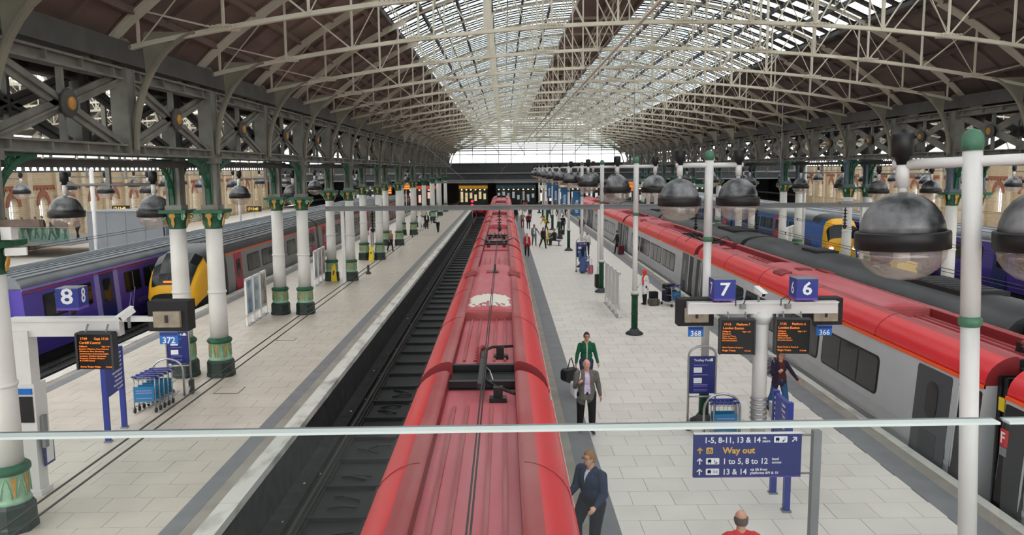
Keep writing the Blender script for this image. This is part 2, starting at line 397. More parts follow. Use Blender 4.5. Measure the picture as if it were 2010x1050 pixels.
# ------------------------------------------------------------------ iron columns
GB, GT = 6.72, 8.72      # girder bottom / top
def make_column(upper):
    root = thing('column', 'x', 'column', kind='structure')
    o8 = PI/8
    MB().lathe([(.43, 0), (.43, .1), (.41, .14), (.41, .46), (.36, .53)], 8, phase=o8, smooth=False).build('plinth', m_cold, root)
    bd = MB().lathe([(.36, .53), (.335, .58), (.325, .62), (.325, 1.06), (.345, 1.08)], 16).build('base_band', m_collg, root)
    for k in range(8):
        a = 2*PI*k/8; t = MB(); c, s = math.cos(a), math.sin(a)
        t.prism([(-.05, .38), (0, .3), (.05, .38), (.03, .22), (.012, .0), (-.012, .0), (-.03, .22)], (c*.322, s*.322, .66), (-s, c, 0), (0, 0, 1), .012)
        t.build('painted_flower', m_gold, bd)
        p = MB(); a2 = a+PI/8; c, s = math.cos(a2), math.sin(a2)
        p.tube([(c*.33-s*q*.09, s*.33+c*q*.09, .64+.36*(1-q*q)) for q in (-1, -.7, -.3, 0, .3, .7, 1)], .012, 4); p.build('lancet_moulding', m_collg, bd)
    MB().lathe([(.35, 1.06), (.375, 1.10), (.375, 1.15), (.345, 1.19), (.30, 1.22)], 16).build('base_ring', m_colg, root)
    sh = MB().lathe([(.272, 1.2), (.265, 2.2), (.25, 3.4), (.24, 4.63)], 20); sh.lathe([(.285, 2.62), (.285, 2.68)], 20)
    sh.build('shaft', m_colw, root)
    cp = MB().lathe([(.25, 4.6), (.27, 4.64), (.25, 4.68), (.26, 4.8), (.30, 4.95), (.38, 5.08)], 12)
    cp.box((0, 0, 5.13), (.86, .86, .1)); cp = cp.build('capital', m_colg, root)
    for k in range(4):
        a = PI/2*k; c, s = math.cos(a), math.sin(a)
        leaf = MB().prism([(0, -.42), (.05, -.3), (.03, -.16), (.1, -.06), (.07, .03), (.02, .0), (0, .1), (-.02, .0), (-.07, .03), (-.1, -.06), (-.03, -.16), (-.05, -.3)], (c*.36, s*.36, 5.06), (-s, c, 0), Vector((c*.22, s*.22, 1)).normalized(), .03)
        leaf.build('gilded_leaf', m_gold, cp)
        a += PI/4; c, s = math.cos(a), math.sin(a); v = MB(); pts = []
        for j in range(13):
            t = j/12*2*PI*1.3; r = .13*(1-j/16)
            pts.append((c*(.42+.02+r*math.cos(t)), s*(.42+.02+r*math.cos(t)), 4.97+r*math.sin(t)))
        v.tube(pts, .028, 6); v.build('scroll', m_collg, cp)
    u = MB().b2(-.17, .17, -.17, .17, 5.18, GB)
    for i in (-1, 1):
        for j in (-1, 1): u.box((i*.17, j*.17, (5.18+GB)/2), (.09, .09, GB-5.18))
    u.box((0, 0, 5.25), (.5, .5, .14)); u.box((0, 0, GB-.08), (.52, .52, .16)); u.build('upper_shaft', upper, root)
    for s in (-1, 1):
        b = MB(); P = []
        for j in range(9):
            t = PI/2*j/8; P.append((0, s*(.2+1.35*(1-math.cos(t))), 5.35+1.3*math.sin(t)))
        for j in range(8): b.bar(P[j], P[j+1], .12, .09, up=(1, 0, 0))
        b.bar((0, s*.22, 5.35), (0, s*.22, 6.66), .1, .05); b.bar((0, s*.2, 6.66), (0, s*1.6, 6.66), .1, .05)
        for (cy, cz, r) in ((.5, 6.42, .2), (.42, 5.98, .13), (.86, 6.53, .11)):
            b.tube([(0, s*cy+r*math.cos(q*PI/6), cz+r*math.sin(q*PI/6)) for q in range(12)], .028, 5, closed=True)
        b.build('spandrel_bracket', m_colg, root)
    return root
NCOL = 11
def place_columns():
    for side, xs, up, nm, wherep in ((-1, (-8.9, -10.0), m_steelg, 'grey', 'beige platform'), (1, (19.75, 20.85), m_blue, 'slate blue', 'platform behind the black roofed train')):
        proto = make_column(up); first = True
        for k in range(NCOL):
            y = Y0+BAY*k
            for j, x in enumerate(xs):
                if side > 0 and k < 1: continue
                o = proto if first else copy_tree(proto); first = False
                o.location = (x, y, 0)
                o['label'] = f"white iron column, {ORD[k]} pair from the viewer on the {wherep}, {'near' if j == 0 else 'far'} side of its pair"
                o['group'] = f'columns of the {wherep}'
                if k > 6:      # too far to see the ornament
                    for ch in kids(o):
                        if ch.name.startswith(('base_band', 'capital')):
                            for g in kids(ch): bpy.data.objects.remove(g)
                            _KIDS[ch.name] = []
place_columns()

# ------------------------------------------------------------------ lattice girders on the columns
def make_girders():
    meshes = {}
    def part(key, fn, mat):
        k = (key, mat.name)
        if k not in meshes:
            b = MB(); fn(b); o = b.build(key, mat); meshes[k] = o.data; bpy.data.objects.remove(o)
        return meshes[k]
    def chord(z0, z1):
        def f(b):
            b.b2(-.16, .16, 0, BAY, z0, z0+.05); b.b2(-.16, .16, 0, BAY, z1-.05, z1); b.b2(-.03, .03, 0, BAY, z0, z1)
            for i in range(8): b.b2(-.14, .14, (i+.5)*BAY/8-.03, (i+.5)*BAY/8+.03, z0, z1)
        return f
    def brace(y0, z0, y1, z1):
        return lambda b: b.bar((0, y0, z0), (0, y1, z1), .05, .30, up=(1, 0, 0)).bar((.04, y0, z0), (.04, y1, z1), .06, .06, up=(1, 0, 0)) if False else (b.bar((0, y0, z0), (0, y1, z1), .30, .05, up=(1, 0, 0)), b.bar((.05, y0, z0), (.05, y1, z1), .05, .08, up=(1, 0, 0)))
    def post(w):
        def f(b):
            b.b2(-.17, .17, -w/2, w/2, GB+.05, GT-.05); b.b2(-.2, .2, -w/2-.05, -w/2, GB, GT); b.b2(-.2, .2, w/2, w/2+.05, GB, GT)
        return f
    def thin(b): b.b2(-.06, .06, -.05, .05, GB+.2, GT-.2)
    def boss(b):
        b.lathe([(0, -.02), (.2, -.02), (.27, .03), (.3, .09), (.27, .13), (.2, .1), (.16, .14), (0, .16)], 16)
    def bossc(b): b.lathe([(0, .13), (.15, .14), (.12, .18), (0, .19)], 12)
    for side, xs, wherep in ((-1, (-8.9, -10.0), 'beige platform'), (1, (19.75, 20.85), 'platform behind the black roofed train')):
        for j, x in enumerate(xs):
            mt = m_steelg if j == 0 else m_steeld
            for k in range(-2, NCOL):
                y = Y0+BAY*k
                root = thing('lattice_girder', f"grey cross braced iron girder over the {wherep}, {ORD[k+2]} bay, {'near' if j == 0 else 'far'} one of two", 'girder', (x, y, 0), group=f'girders over the {wherep}', kind='structure')
                if side > 0: root.rotation_euler = (0, 0, 0)
                inner = 1 if (side < 0) == (j == 0) else -1
                P = [('bottom_chord', chord(GB, GB+.26), 0), ('top_chord', chord(GT-.28, GT), 0)]
                for h in (0, 1):
                    a, b_ = h*HB+.35, (h+1)*HB-.35
                    P += [(f'brace', brace(a, GB+.26, b_, GT-.28), (h, 0)), (f'brace', brace(a, GT-.28, b_, GB+.26), (h, 1))]
                for nm, fn, kk in P: put(nm, part(nm+str(kk), fn, mt), root)
                put('post', part('post', post(.34), mt), root, (0, HB, 0)); put('column_post', part('column_post', post(.42), mt), root, (0, 0, 0))
                for h in (0, 1):
                    put('hanger', part('hanger', thin, mt), root, (0, HB*(h+.5), 0))
                    if k < 4:
                        bo = put('boss', part('boss', boss, m_steeld), root, (inner*.06, HB*(h+.5), (GB+GT)/2), rot=(0, inner*PI/2, 0))
                        put('gilt_centre', part('gilt_centre', bossc, m_gold), bo)
    # secondary beams under the girders, along the platform
    for x, lb in ((-9.45, 'grey cable beam under the girders of the beige platform'), (20.3, 'grey cable beam under the girders behind the black roofed train')):
        tag(MB().b2(x-.09, x+.09, -8, 128, 6.44, 6.62).build('beam', m_steeld), lb, 'beam', kind='structure')
make_girders()

# ------------------------------------------------------------------ roof trusses
def ztop(u): return 9.1+5.6*(max(0., 1-abs(u)**2.2))**.9
def zbot(u): return 9.0+1.62*(1-abs(u)**2)
NP = 15; NODES = [(k-7)*1.98 for k in range(NP)]
def arc(fn, n, u0=-1., u1=1.): return [((u0+(u1-u0)*i/n)*HS, 0, fn(u0+(u1-u0)*i/n)) for i in range(n+1)]
def truss_shapes():
    S = []
    b = MB(); P = arc(zbot, 28)
    for i in range(28): b.bar(P[i], P[i+1], .14, .04); b.bar((P[i][0], 0, P[i][2]+.05), (P[i+1][0], 0, P[i+1][2]+.05), .03, .1)
    S.append(('bottom_chord', b))
    b = MB(); P = arc(ztop, 40)
    for i in range(40): w_ = .2 if abs(P[i][0]) > 10 else .1; b.bar(P[i], P[i+1], .14, .05); b.bar((P[i][0], 0, P[i][2]-w_*.6), (P[i+1][0], 0, P[i+1][2]-w_*.6), .04, w_)
    S.append(('top_chord', b))
    for x in NODES:
        u = x/HS; b = MB(); b.bar((x, 0, zbot(u)), (x, 0, ztop(u)), .1 if abs(abs(x)-5.94) < .1 else .06, .06, up=(0, 1, 0))
        S.append(('post', b))
    for i in range(NP-1):
        x0, x1 = NODES[i], NODES[i+1]; u0, u1 = x0/HS, x1/HS
        if i < (NP-1)//2: S.append(('diagonal', MB().bar((x0, .03, ztop(u0)), (x1, .03, zbot(u1)), .04, .04, up=(0, 1, 0))))
        else: S.append(('diagonal', MB().bar((x0, .03, zbot(u0)), (x1, .03, ztop(u1)), .04, .04, up=(0, 1, 0))))
        if i % 2 == 0 or 3 < i < 10: S.append(('tie_rod', MB().bar((x0, -.03, zbot(u0) if i < 7 else ztop(u0)), (x1, -.03, ztop(u1) if i < 7 else zbot(u1)), .025, .025, up=(0, 1, 0))))
    for i in range(1, NP-1, 2):
        x = NODES[i]; z = zbot(x/HS)
        g = MB().prism([(-.36, -.02), (.36, -.02), (.36, .09), (.12, .15), (-.12, .15), (-.36, .09)], (x, .07, z), (1, 0, 0), (0, 0, 1), .03)
        for q in range(-3, 4): g.box((x+q*.11, -.06, z+.08), (.035, .14, .035))
        S.append(('gusset', g))
    for s in (-1, 1):
        b = MB(); P = []
        for j in range(11):
            t = math.radians(78)*j/10; P.append((s*(14.05-1.9*(1-math.cos(t))), 0, 6.85+2.75*math.sin(t)))
        for j in range(10): b.bar(P[j], P[j+1], .07, .16, up=(0, 1, 0))
        S.append(('knee_rib', b))
        w = MB(); n = 10; A = []; B = []
        for j in range(n+1):
            x, _, z = P[j]; A.append((x, 0, z)); B.append((s*min(14.3, abs(x)+max(.12, .5-.28*j) if j < 6 else abs(x)+.3+.22*(j-6)), 0, z if j < 6 else z+.02))
        w.strip(A, B); S.append(('web_plate', w))
        # upper lug where the arch meets the girder
        S.append(('arch_foot', MB().bar((s*14.85, 0, 8.7), (s*14.1, 0, 9.3), .3, .3)))
    return S
def make_trusses():
    S = truss_shapes(); data = []; allm = MB(); webm = MB()
    for nm, b in S:
        o = b.build(nm, m_steelk if nm in ('knee_rib', 'web_plate', 'arch_foot') else m_steelw); data.append((nm, o.data)); bpy.data.objects.remove(o); allm.add(b.v, b.f)
        if nm not in ('bottom_chord', 'top_chord', 'knee_rib', 'arch_foot'): webm.add(b.v, b.f)
    o = allm.build('truss_frame', m_steelw); allme = o.data; bpy.data.objects.remove(o)
    o = webm.build('web_bars', m_steelw); webme = o.data; bpy.data.objects.remove(o)
    for k in range(-5, 23):
        y = Y0+HB*k
        seen = k >= 0
        root = thing('roof_truss', (f'off-white arched roof truss of the middle span, {ORD[k]} from the viewer' if seen else f'off-white roof truss above and behind the viewer, {ORD[-k-1]} one back'), 'roof truss', (XC, y, 0), group='trusses of the middle span', kind='structure')
        if 0 <= k <= 9:
            for nm, me in data: put(nm, me, root)
        else:
            for nm, me in data:
                if nm in ('bottom_chord', 'top_chord', 'knee_rib', 'arch_foot'): put(nm, me, root)
            w = put('web_bars', webme, root); w['kind'] = 'stuff'
    for xc, lb in ((XC-2*HS, 'side span over the purple train'), (XC+2*HS, 'side span over the blue train')):
        for k in range(-2, 23):
            tag(put('roof_truss', allme, None, (xc, Y0+HB*k, 0)), f'off-white arched roof truss of the {lb}, {ORD[k+2]} along', 'roof truss', f'trusses of the {lb}', 'structure')
make_trusses()

# ------------------------------------------------------------------ roof covering
m_rglass = glass_mat('rooflight_glass', (.88, .91, .93), .05, .14, (215, 222, 226), .1, 1.)
m_rglass2 = glass_mat('rooflight_glass_dirty', (.6, .65, .67), .05, .3, (180, 186, 188), .15, 1.)
U_G, U_R = .685, .105
def make_roof():
    ys, ye = Y0-5*HB, Y0+22.6*HB
    def arcstrip(u0, u1, n, y0, y1, lift, zig=0., th=.04):
        A = []; 
        for i in range(n+1):
            u = u0+(u1-u0)*i/n; A.append((u*HS, ztop(u)+.16+lift))
        b = MB(); v = [(x, y0, z) for x, z in A]+[(x, y1, z+zig) for x, z in A]
        b.add(v, [(i, i+1, n+2+i, n+1+i) for i in range(n)])
        return b
    # main span
    root = thing('roof', 'arched glass and boarded roof of the middle span', 'roof', (XC, 0, 0), kind='structure')
    bm = None
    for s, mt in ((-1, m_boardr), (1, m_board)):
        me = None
        for k in range(28):
            y = ys+HB*k
            if me is None:
                b = MB(); n = 7
                top = arcstrip(s*1.0, s*U_G, n, .02, HB-.02, 0); b.add(top.v, top.f)
                t2 = arcstrip(s*1.0, s*U_G, n, .02, HB-.02, .12); b.add(t2.v, t2.f)
                for q in (.94, .86, .78, .715):       # purlins under the boards
                    b.b2(s*q*HS-.06, s*q*HS+.06, 0, HB, ztop(q)-.04, ztop(q)+.14)
                for f in (1/3, 2/3):
                    P = [(s*(1.0-(1.0-U_G)*i/n)*HS, f*HB, ztop(1.0-(1.0-U_G)*i/n)+.1) for i in range(n+1)]
                    for i in range(n): b.bar(P[i], P[i+1], .07, .12)
                me = b.build('boarding_panel', mt, root, (0, y, 0)).data
            else: put('boarding_panel', me, root, (0, y, 0))
    me = None
    for k in range(28):
        y = ys+HB*k
        if me is None:
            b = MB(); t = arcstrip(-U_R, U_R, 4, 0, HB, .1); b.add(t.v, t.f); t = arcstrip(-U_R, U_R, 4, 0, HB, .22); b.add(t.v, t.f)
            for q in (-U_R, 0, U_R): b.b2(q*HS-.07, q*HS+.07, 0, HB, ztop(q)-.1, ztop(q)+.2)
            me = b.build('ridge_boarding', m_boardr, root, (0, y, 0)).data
        else: put('ridge_boarding', me, root, (0, y, 0))
    # ridge and furrow glazing: narrow panes running up the curve, grey gutters between
    pitch = HB/4
    pm = {}
    nn = 0
    for k in range(int((ye-ys)/pitch)):
        y = ys+pitch*k
        for s in (-1, 1):
            for nm, mt, a, b2, zig in (('pane', m_rglass, .0, .66, .34), ('pane', m_rglass2, .66, 1.0, -.34), ('gutter', m_gutter, 1.0, pitch, 0.)):
                key = (nm, s, a)
                if key not in pm:
                    b = arcstrip(s*U_G, s*U_R, 7, a, b2, .06+(.34 if a == .66 else 0), zig)
                    if nm == 'gutter':
                        t = arcstrip(s*U_G, s*U_R, 7, a, b2, -.04); b.add(t.v, t.f)
                    o = b.build(nm, mt, root, (0, y, 0), recalc=False); pm[key] = o.data
                else: put(nm, pm[key], root, (0, y, 0))
        nn += 1
    # purlins and glazing rails along the station
    for q in (-.685, -.6, -.5, -.4, -.3, -.2, -.105, .105, .2, .3, .4, .5, .6, .685):
        MB().b2(q*HS-.05, q*HS+.05, ys, ye, ztop(q)-.02, ztop(q)+.16).build('purlin', m_gutter, root)
    for x in (-1.4,):
        MB().b2(x-.05, x+.05, ys, ye, zbot(x/HS)-.08, zbot(x/HS)-.02).build('tie_beam', m_steelw, root)
    # window winding rods and pulleys on the glazing
    for q in (-.55, -.35, .35, .55):
        w = MB().b2(q*HS-.02, q*HS+.02, ys, ye, ztop(q)-.34, ztop(q)-.30); w.build('winding_rod', m_steeld, root)
    me = None
    for q in (-.55, -.35, .35, .55):
        for k in range(10, 46):
            y = ys+HB*.5*k+.9
            if me is None:
                b = MB().tube([(0, .14*math.cos(t*PI/5), .14*math.sin(t*PI/5)) for t in range(10)], .035, 5, closed=True); b.box((0, .1, .14), (.08, .25, .1))
                me = b.build('pulley', m_steelw, root, (q*HS, y, ztop(abs(q))-.32)).data
            else: put('pulley', me, root, (q*HS, y, ztop(abs(q))-.32))
    # side spans
    for xc, lb in ((XC-2*HS, 'arched glass roof of the side span over the purple train'), (XC+2*HS, 'arched glass roof of the side span over the blue train')):
        r2 = thing('roof', lb, 'roof', (xc, 0, 0), kind='structure')
        ms = {}
        for k in range(4, 28):
            y = ys+HB*k
            for nm, mt, u0, u1, a, b2 in (('boarding_panel', m_board, -1, -U_G, 0, HB), ('boarding_panel', m_board, U_G, 1, 0, HB), ('pane', m_rglass, -U_G, U_G, 0, 3.9), ('gutter', m_gutter, -U_G, U_G, 3.9, HB)):
                key = (nm, u0)
                if key not in ms: ms[key] = arcstrip(u0, u1, 12, a, b2, .04).build(nm, mt, r2, (0, y, 0), recalc=False).data
                else: put(nm, ms[key], r2, (0, y, 0))
        for q in (-.8, -.7, -.5, -.3, -.1, .1, .3, .5, .7, .8): MB().b2(q*HS-.05, q*HS+.05, ys+4*HB, ye, ztop(q)-.02, ztop(q)+.14).build('purlin', m_gutter, r2)
    for x, lb in ((-9.45, 'grey valley gutter over the beige platform'), (20.25, 'grey valley gutter behind the black roofed train')):
        tag(MB().b2(x-.75, x+.75, ys, ye, 9.0, 9.25).b2(x-.8, x-.7, ys, ye, 8.8, 9.3).b2(x+.7, x+.8, ys, ye, 8.8, 9.3).build('roof_gutter', m_steeld), lb, 'gutter', kind='structure')
make_roof()

# ------------------------------------------------------------------ far gable screen
m_gglass = glass_mat('gable_glass', (.9, .93, .95), .05, .12, (225, 230, 232), .1, 1.)
m_gglass2 = glass_mat('gable_glass_slatted', (.34, .38, .38), .05, .2, (150, 158, 158), .1, 1.)
YG = 132.4
def make_gable(xc, lb, full):
    root = thing('wall_far', lb, 'gable window', (xc, YG, 0), kind='structure')
    w = 2*HS/14
    MB().b2(-HS, HS, 0, .4, 4.35, 7.2).build('fascia', m_dkgrey, root)
    MB().b2(-HS, HS, -.25, 0, 5.55, 5.7).b2(-HS, HS, -.25, 0, 4.4, 4.55).build('fascia_rail', m_grey1, root)
    for i in range(14):
        x0 = -HS+w*i; x1 = x0+w; xm = (x0+x1)/2
        zt0, zt1 = ztop(min(1, abs(x0)/HS))-.05, ztop(min(1, abs(x1)/HS))-.05
        MB().add([(x0+.04, 0, 7.2), (x1-.04, 0, 7.2), (x1-.04, 0, 8.62), (x0+.04, 0, 8.62)], [(0, 1, 2, 3)]).build('pane', m_gglass, root)
        if min(zt0, zt1) < 8.75: zz = max(zt0, zt1); 
        za = 8.7; zmid = 10.6-2.2*(xm/HS)**2
        if min(zt0, zt1) > za+.05:
            mid0, mid1 = min(zt0, max(za+.1, zmid)), min(zt1, max(za+.1, zmid))
            MB().add([(x0+.04, 0, za), (x1-.04, 0, za), (x1-.04, 0, mid1), (x0+.04, 0, mid0)], [(0, 1, 2, 3)]).build('pane', m_gglass, root)
            if mid0 < zt0 or mid1 < zt1:
                MB().add([(x0+.04, 0, mid0+.02), (x1-.04, 0, mid1+.02), (x1-.04, 0, zt1), (x0+.04, 0, zt0)], [(0, 1, 2, 3)]).build('pane', m_gglass2, root)
        MB().b2(x0-.05, x0+.05, -.12, .02, 7.2, max(zt0, 8.7)).build('mullion', m_steeld, root)
    for z in (7.25, 8.66): MB().b2(-HS, HS, -.14, .02, z-.06, z+.06).build('transom', m_steeld, root)
    if full:
        z = 9.3
        while z < 15:
            hw = 0
            for i in range(100):
                if ztop(i/100) > z: hw = i/100*HS
            if hw > .5: MB().b2(-hw, hw, -.05, .02, z-.08, z+.08).build('slat', m_grey1, root)
            z += .36
        for s in (-1, 1):
            for a, b in ((2, 5.5), (6, 9.5)): MB().bar((s*a, -.1, 8.7), (s*b, -.1, ztop(b/HS)-.2), .12, .1).build('diagonal', m_steeld, root)
make_gable(XC, 'arched glass gable at the far end of the middle span', True)
make_gable(XC-2*HS, 'arched glass gable at the far end of the purple train span', False)
make_gable(XC+2*HS, 'arched glass gable at the far end of the blue train span', False)

# ------------------------------------------------------------------ arched side walls
m_wall = brick_mat('tan_glazed_brick', (192, 172, 142), (180, 158, 126), (150, 134, 110), .46, .15, .012, .6, 'yz', .05)
m_redbrick = M('red_brick_arch', (140, 84, 62), .7, var=.15, scale=5)
m_stone = M('pale_stone_pilaster', (196, 180, 154), .6, var=.08, scale=2)
m_wglass = glass_mat('wall_window_glass', (.82, .86, .88), .05, .1, (200, 205, 205), .1, 1.)
def make_wall(x, sgn, name, lb):
    root = thing(name, lb, 'wall', (x, 0, 0), kind='structure')
    W = 4.1; a = .62; z0, zs = 1.7, 3.6; H = 6.3; T = .5
    b = MB()
    b.b2(-T/2, T/2, 0, W/2-a, 0, H); b.b2(-T/2, T/2, W/2+a, W, 0, H); b.b2(-T/2, T/2, W/2-a, W/2+a, 0, z0)
    n = 10
    for q in (-T/2, T/2):
        A = [(q, W/2-a*math.cos(PI*i/n), zs+a*1.25*math.sin(PI*i/n)) for i in range(n+1)]; B = [(q, p[1], H) for p in A]; b.strip(A, B, smooth=False)
    A = [(-T/2, W/2-a*math.cos(PI*i/n), zs+a*1.25*math.sin(PI*i/n)) for i in range(n+1)]; B = [(T/2, p[1], p[2]) for p in A]; b.strip(A, B)
    ring = MB()
    for i in range(n):
        t0, t1 = PI*i/n, PI*(i+1)/n
        P = [(W/2-r*math.cos(t), zs+r*1.25*math.sin(t)) for r, t in ((a, t0), (a+.38, t0), (a+.38, t1), (a, t1))]
        ring.prism(P, (-sgn*(T/2+.0), 0, 0), (0, 1, 0), (0, 0, 1), -sgn*.06)
    band = MB().b2(-sgn*T/2-.04, -sgn*T/2+.04, 0, W, 5.0, 5.25)
    for i in range(8): band.b2(-sgn*(T/2+.05)-.05, -sgn*(T/2+.05)+.05, (i+.2)*W/8, (i+.7)*W/8, 4.85, 5.0)
    pil = MB().b2(-sgn*(T/2+.1)-.14, -sgn*(T/2+.1)+.14, -.3, .3, 0, 6.3).b2(-sgn*(T/2+.12)-.2, -sgn*(T/2+.12)+.2, -.4, .4, 4.3, 4.6)
    gl = MB(); P = [(W/2-a, z0), (W/2+a, z0)]+[(W/2+a*math.cos(PI*i/8), zs+a*1.25*math.sin(PI*i/8)) for i in range(9)]
    gl.add([(0, p[0], p[1]) for p in P], [tuple(range(len(P)))])
    ml = MB().b2(-.04, .04, W/2-.03, W/2+.03, z0, zs+a*1.2); [ml.b2(-.04, .04, W/2-a, W/2+a, z-.025, z+.025) for z in (2.2, 2.7, 3.2, 3.7)]
    ds = None
    for k in range(27):
        y = 20+W*k
        if ds is None:
            ds = [(o.name, o.data) for o in (b.build('wall_bay', m_wall, root, (0, y, 0)), ring.build('brick_arch', m_redbrick, root, (0, y, 0)), band.build('brick_band', m_redbrick, root, (0, y, 0)),
                  pil.build('pilaster', m_stone, root, (0, y, 0)), gl.build('window_pane', m_wglass, root, (0, y, 0)), ml.build('window_bars', m_white, root, (0, y, 0)))]
        else:
            for nm, me in ds: put(nm.split('.')[0], me, root, (0, y, 0))
    MB().b2(-.25, .25, -10, 20, 0, 6.3).build('wall_end', m_wall, root)
    z_ = MB().b2(-.12, .12, 0, W, 6.3, 6.45).b2(-.12, .12, 0, W, 7.45, 7.6); zz = None
    for i in range(4): z_.bar((0, i*W/4, 6.45), (0, (i+.5)*W/4, 7.45), .09, .09); z_.bar((0, (i+.5)*W/4, 7.45), (0, (i+1)*W/4, 6.45), .09, .09)
    z_.b2(-.1, .1, -.1, .1, 6.3, 9.1)
    for k in range(27):
        if zz is None: zz = z_.build('clerestory_lattice', m_steeld, root, (0, 20+W*k, 0)).data
        else: put('clerestory_lattice', zz, root, (0, 20+W*k, 0))
make_wall(-38.9, -1, 'wall_left', 'tan brick side wall with a row of arched windows beyond the purple train')
make_wall(49.7, 1, 'wall_right', 'tan brick side wall with arched windows beyond the blue train')
# ================================================================== TRAINS
m_tred = M('train_red', (216, 28, 42), .33, rgb2=(212, 58, 64), scale=1.3, aniso=(1, .3, 1), lo=.45, hi=.75)
m_trose = M('grimy_rose_roof', (190, 88, 98), .6, rgb2=(198, 112, 120), scale=1.6, aniso=(1, .25, 1))
m_tdull = M('grimy_red_shoulder', (160, 62, 66), .55, rgb2=(170, 96, 96), scale=1.2, aniso=(1, .4, 1))
m_tdark = M('dark_red_recess', (130, 34, 40), .5)
m_silver = M('silver_grey_side', (184, 186, 190), .35, var=.06, scale=.8)
m_silver2 = M('pale_grey_skirt', (176, 174, 172), .45, var=.12, scale=1.2)
m_doorg = M('charcoal_door', (58, 62, 68), .35)
m_win = M('dark_train_glass', (24, 28, 31), .12, spec=.3)
m_winf = M('window_rim', (14, 15, 16), .5)
m_oline = M('orange_line', (236, 90, 30), .5)
m_under = M('underframe_black', (18, 18, 19), .8)
m_vblack = M('black_train_roof', (50, 53, 56), .5, rgb2=(74, 77, 80), scale=1.2, aniso=(1, .3, 1))
m_vgrey = M('charcoal_grey_side', (136, 137, 136), .4, var=.06, scale=1)
m_vyel = M('cab_yellow', (240, 178, 28), .4)
m_cherry = M('cherry_door', (176, 22, 62), .4)
m_purp = M('deep_purple', (86, 68, 176), .35, var=.06, scale=.8)
m_lilac = M('lilac_panel', (150, 140, 214), .4)
m_pgrey = M('ribbed_grey_roof', (128, 134, 140), .6, var=.12, scale=.8)
m_tpblue = M('bright_blue_side', (24, 92, 176), .35)
m_tpnavy = M('navy_lower_side', (34, 34, 84), .4)
m_lampw = M('headlight', (255, 240, 230), .3, emit=.4)
m_lampr = M('tail_light', (255, 60, 40), .3, emit=.6)
m_lampo = M('amber_side_light', (255, 170, 40), .3, emit=.9)
m_peel = M('bare_white_primer', (226, 220, 208), .6)
m_rust = M('red_brown_insulator', (140, 36, 40), .4)

PX0, PZ0, PX1, PZ1 = 1.37, .45, 1.265, 2.05      # side wall line
def side_quad(side, y0, y1, z0, z1, r, off=.012, th=.02):
    """rounded panel lying on the train side"""
    b = MB(); cz = (z0+z1)/2; xx = PX0+(PX1-PX0)*(cz-PZ0)/(PZ1-PZ0)
    up = Vector(((PX1-PX0)/(PZ1-PZ0)*side, 0, 1)).normalized()
    o = Vector((side*(xx+off-th), (y0+y1)/2, cz))
    b.prism(rrect(y1-y0, z1-z0, r), o, (0, 1, 0), up, side*th)
    return b
def body_profile(bottom=-.62):
    h = [(.95, bottom-.1), (1.25, bottom), (1.35, -.1), (PX0, PZ0), (PX1, PZ1)]
    return h+[(-x, z) for x, z in reversed(h)]
def roof_ribs(root, mat, xs, y0, y1, z, w=.05, h=.045):
    for x in xs: MB().b2(x-w/2, x+w/2, y0, y1, z, z+h).build('roof_rib', mat, root)

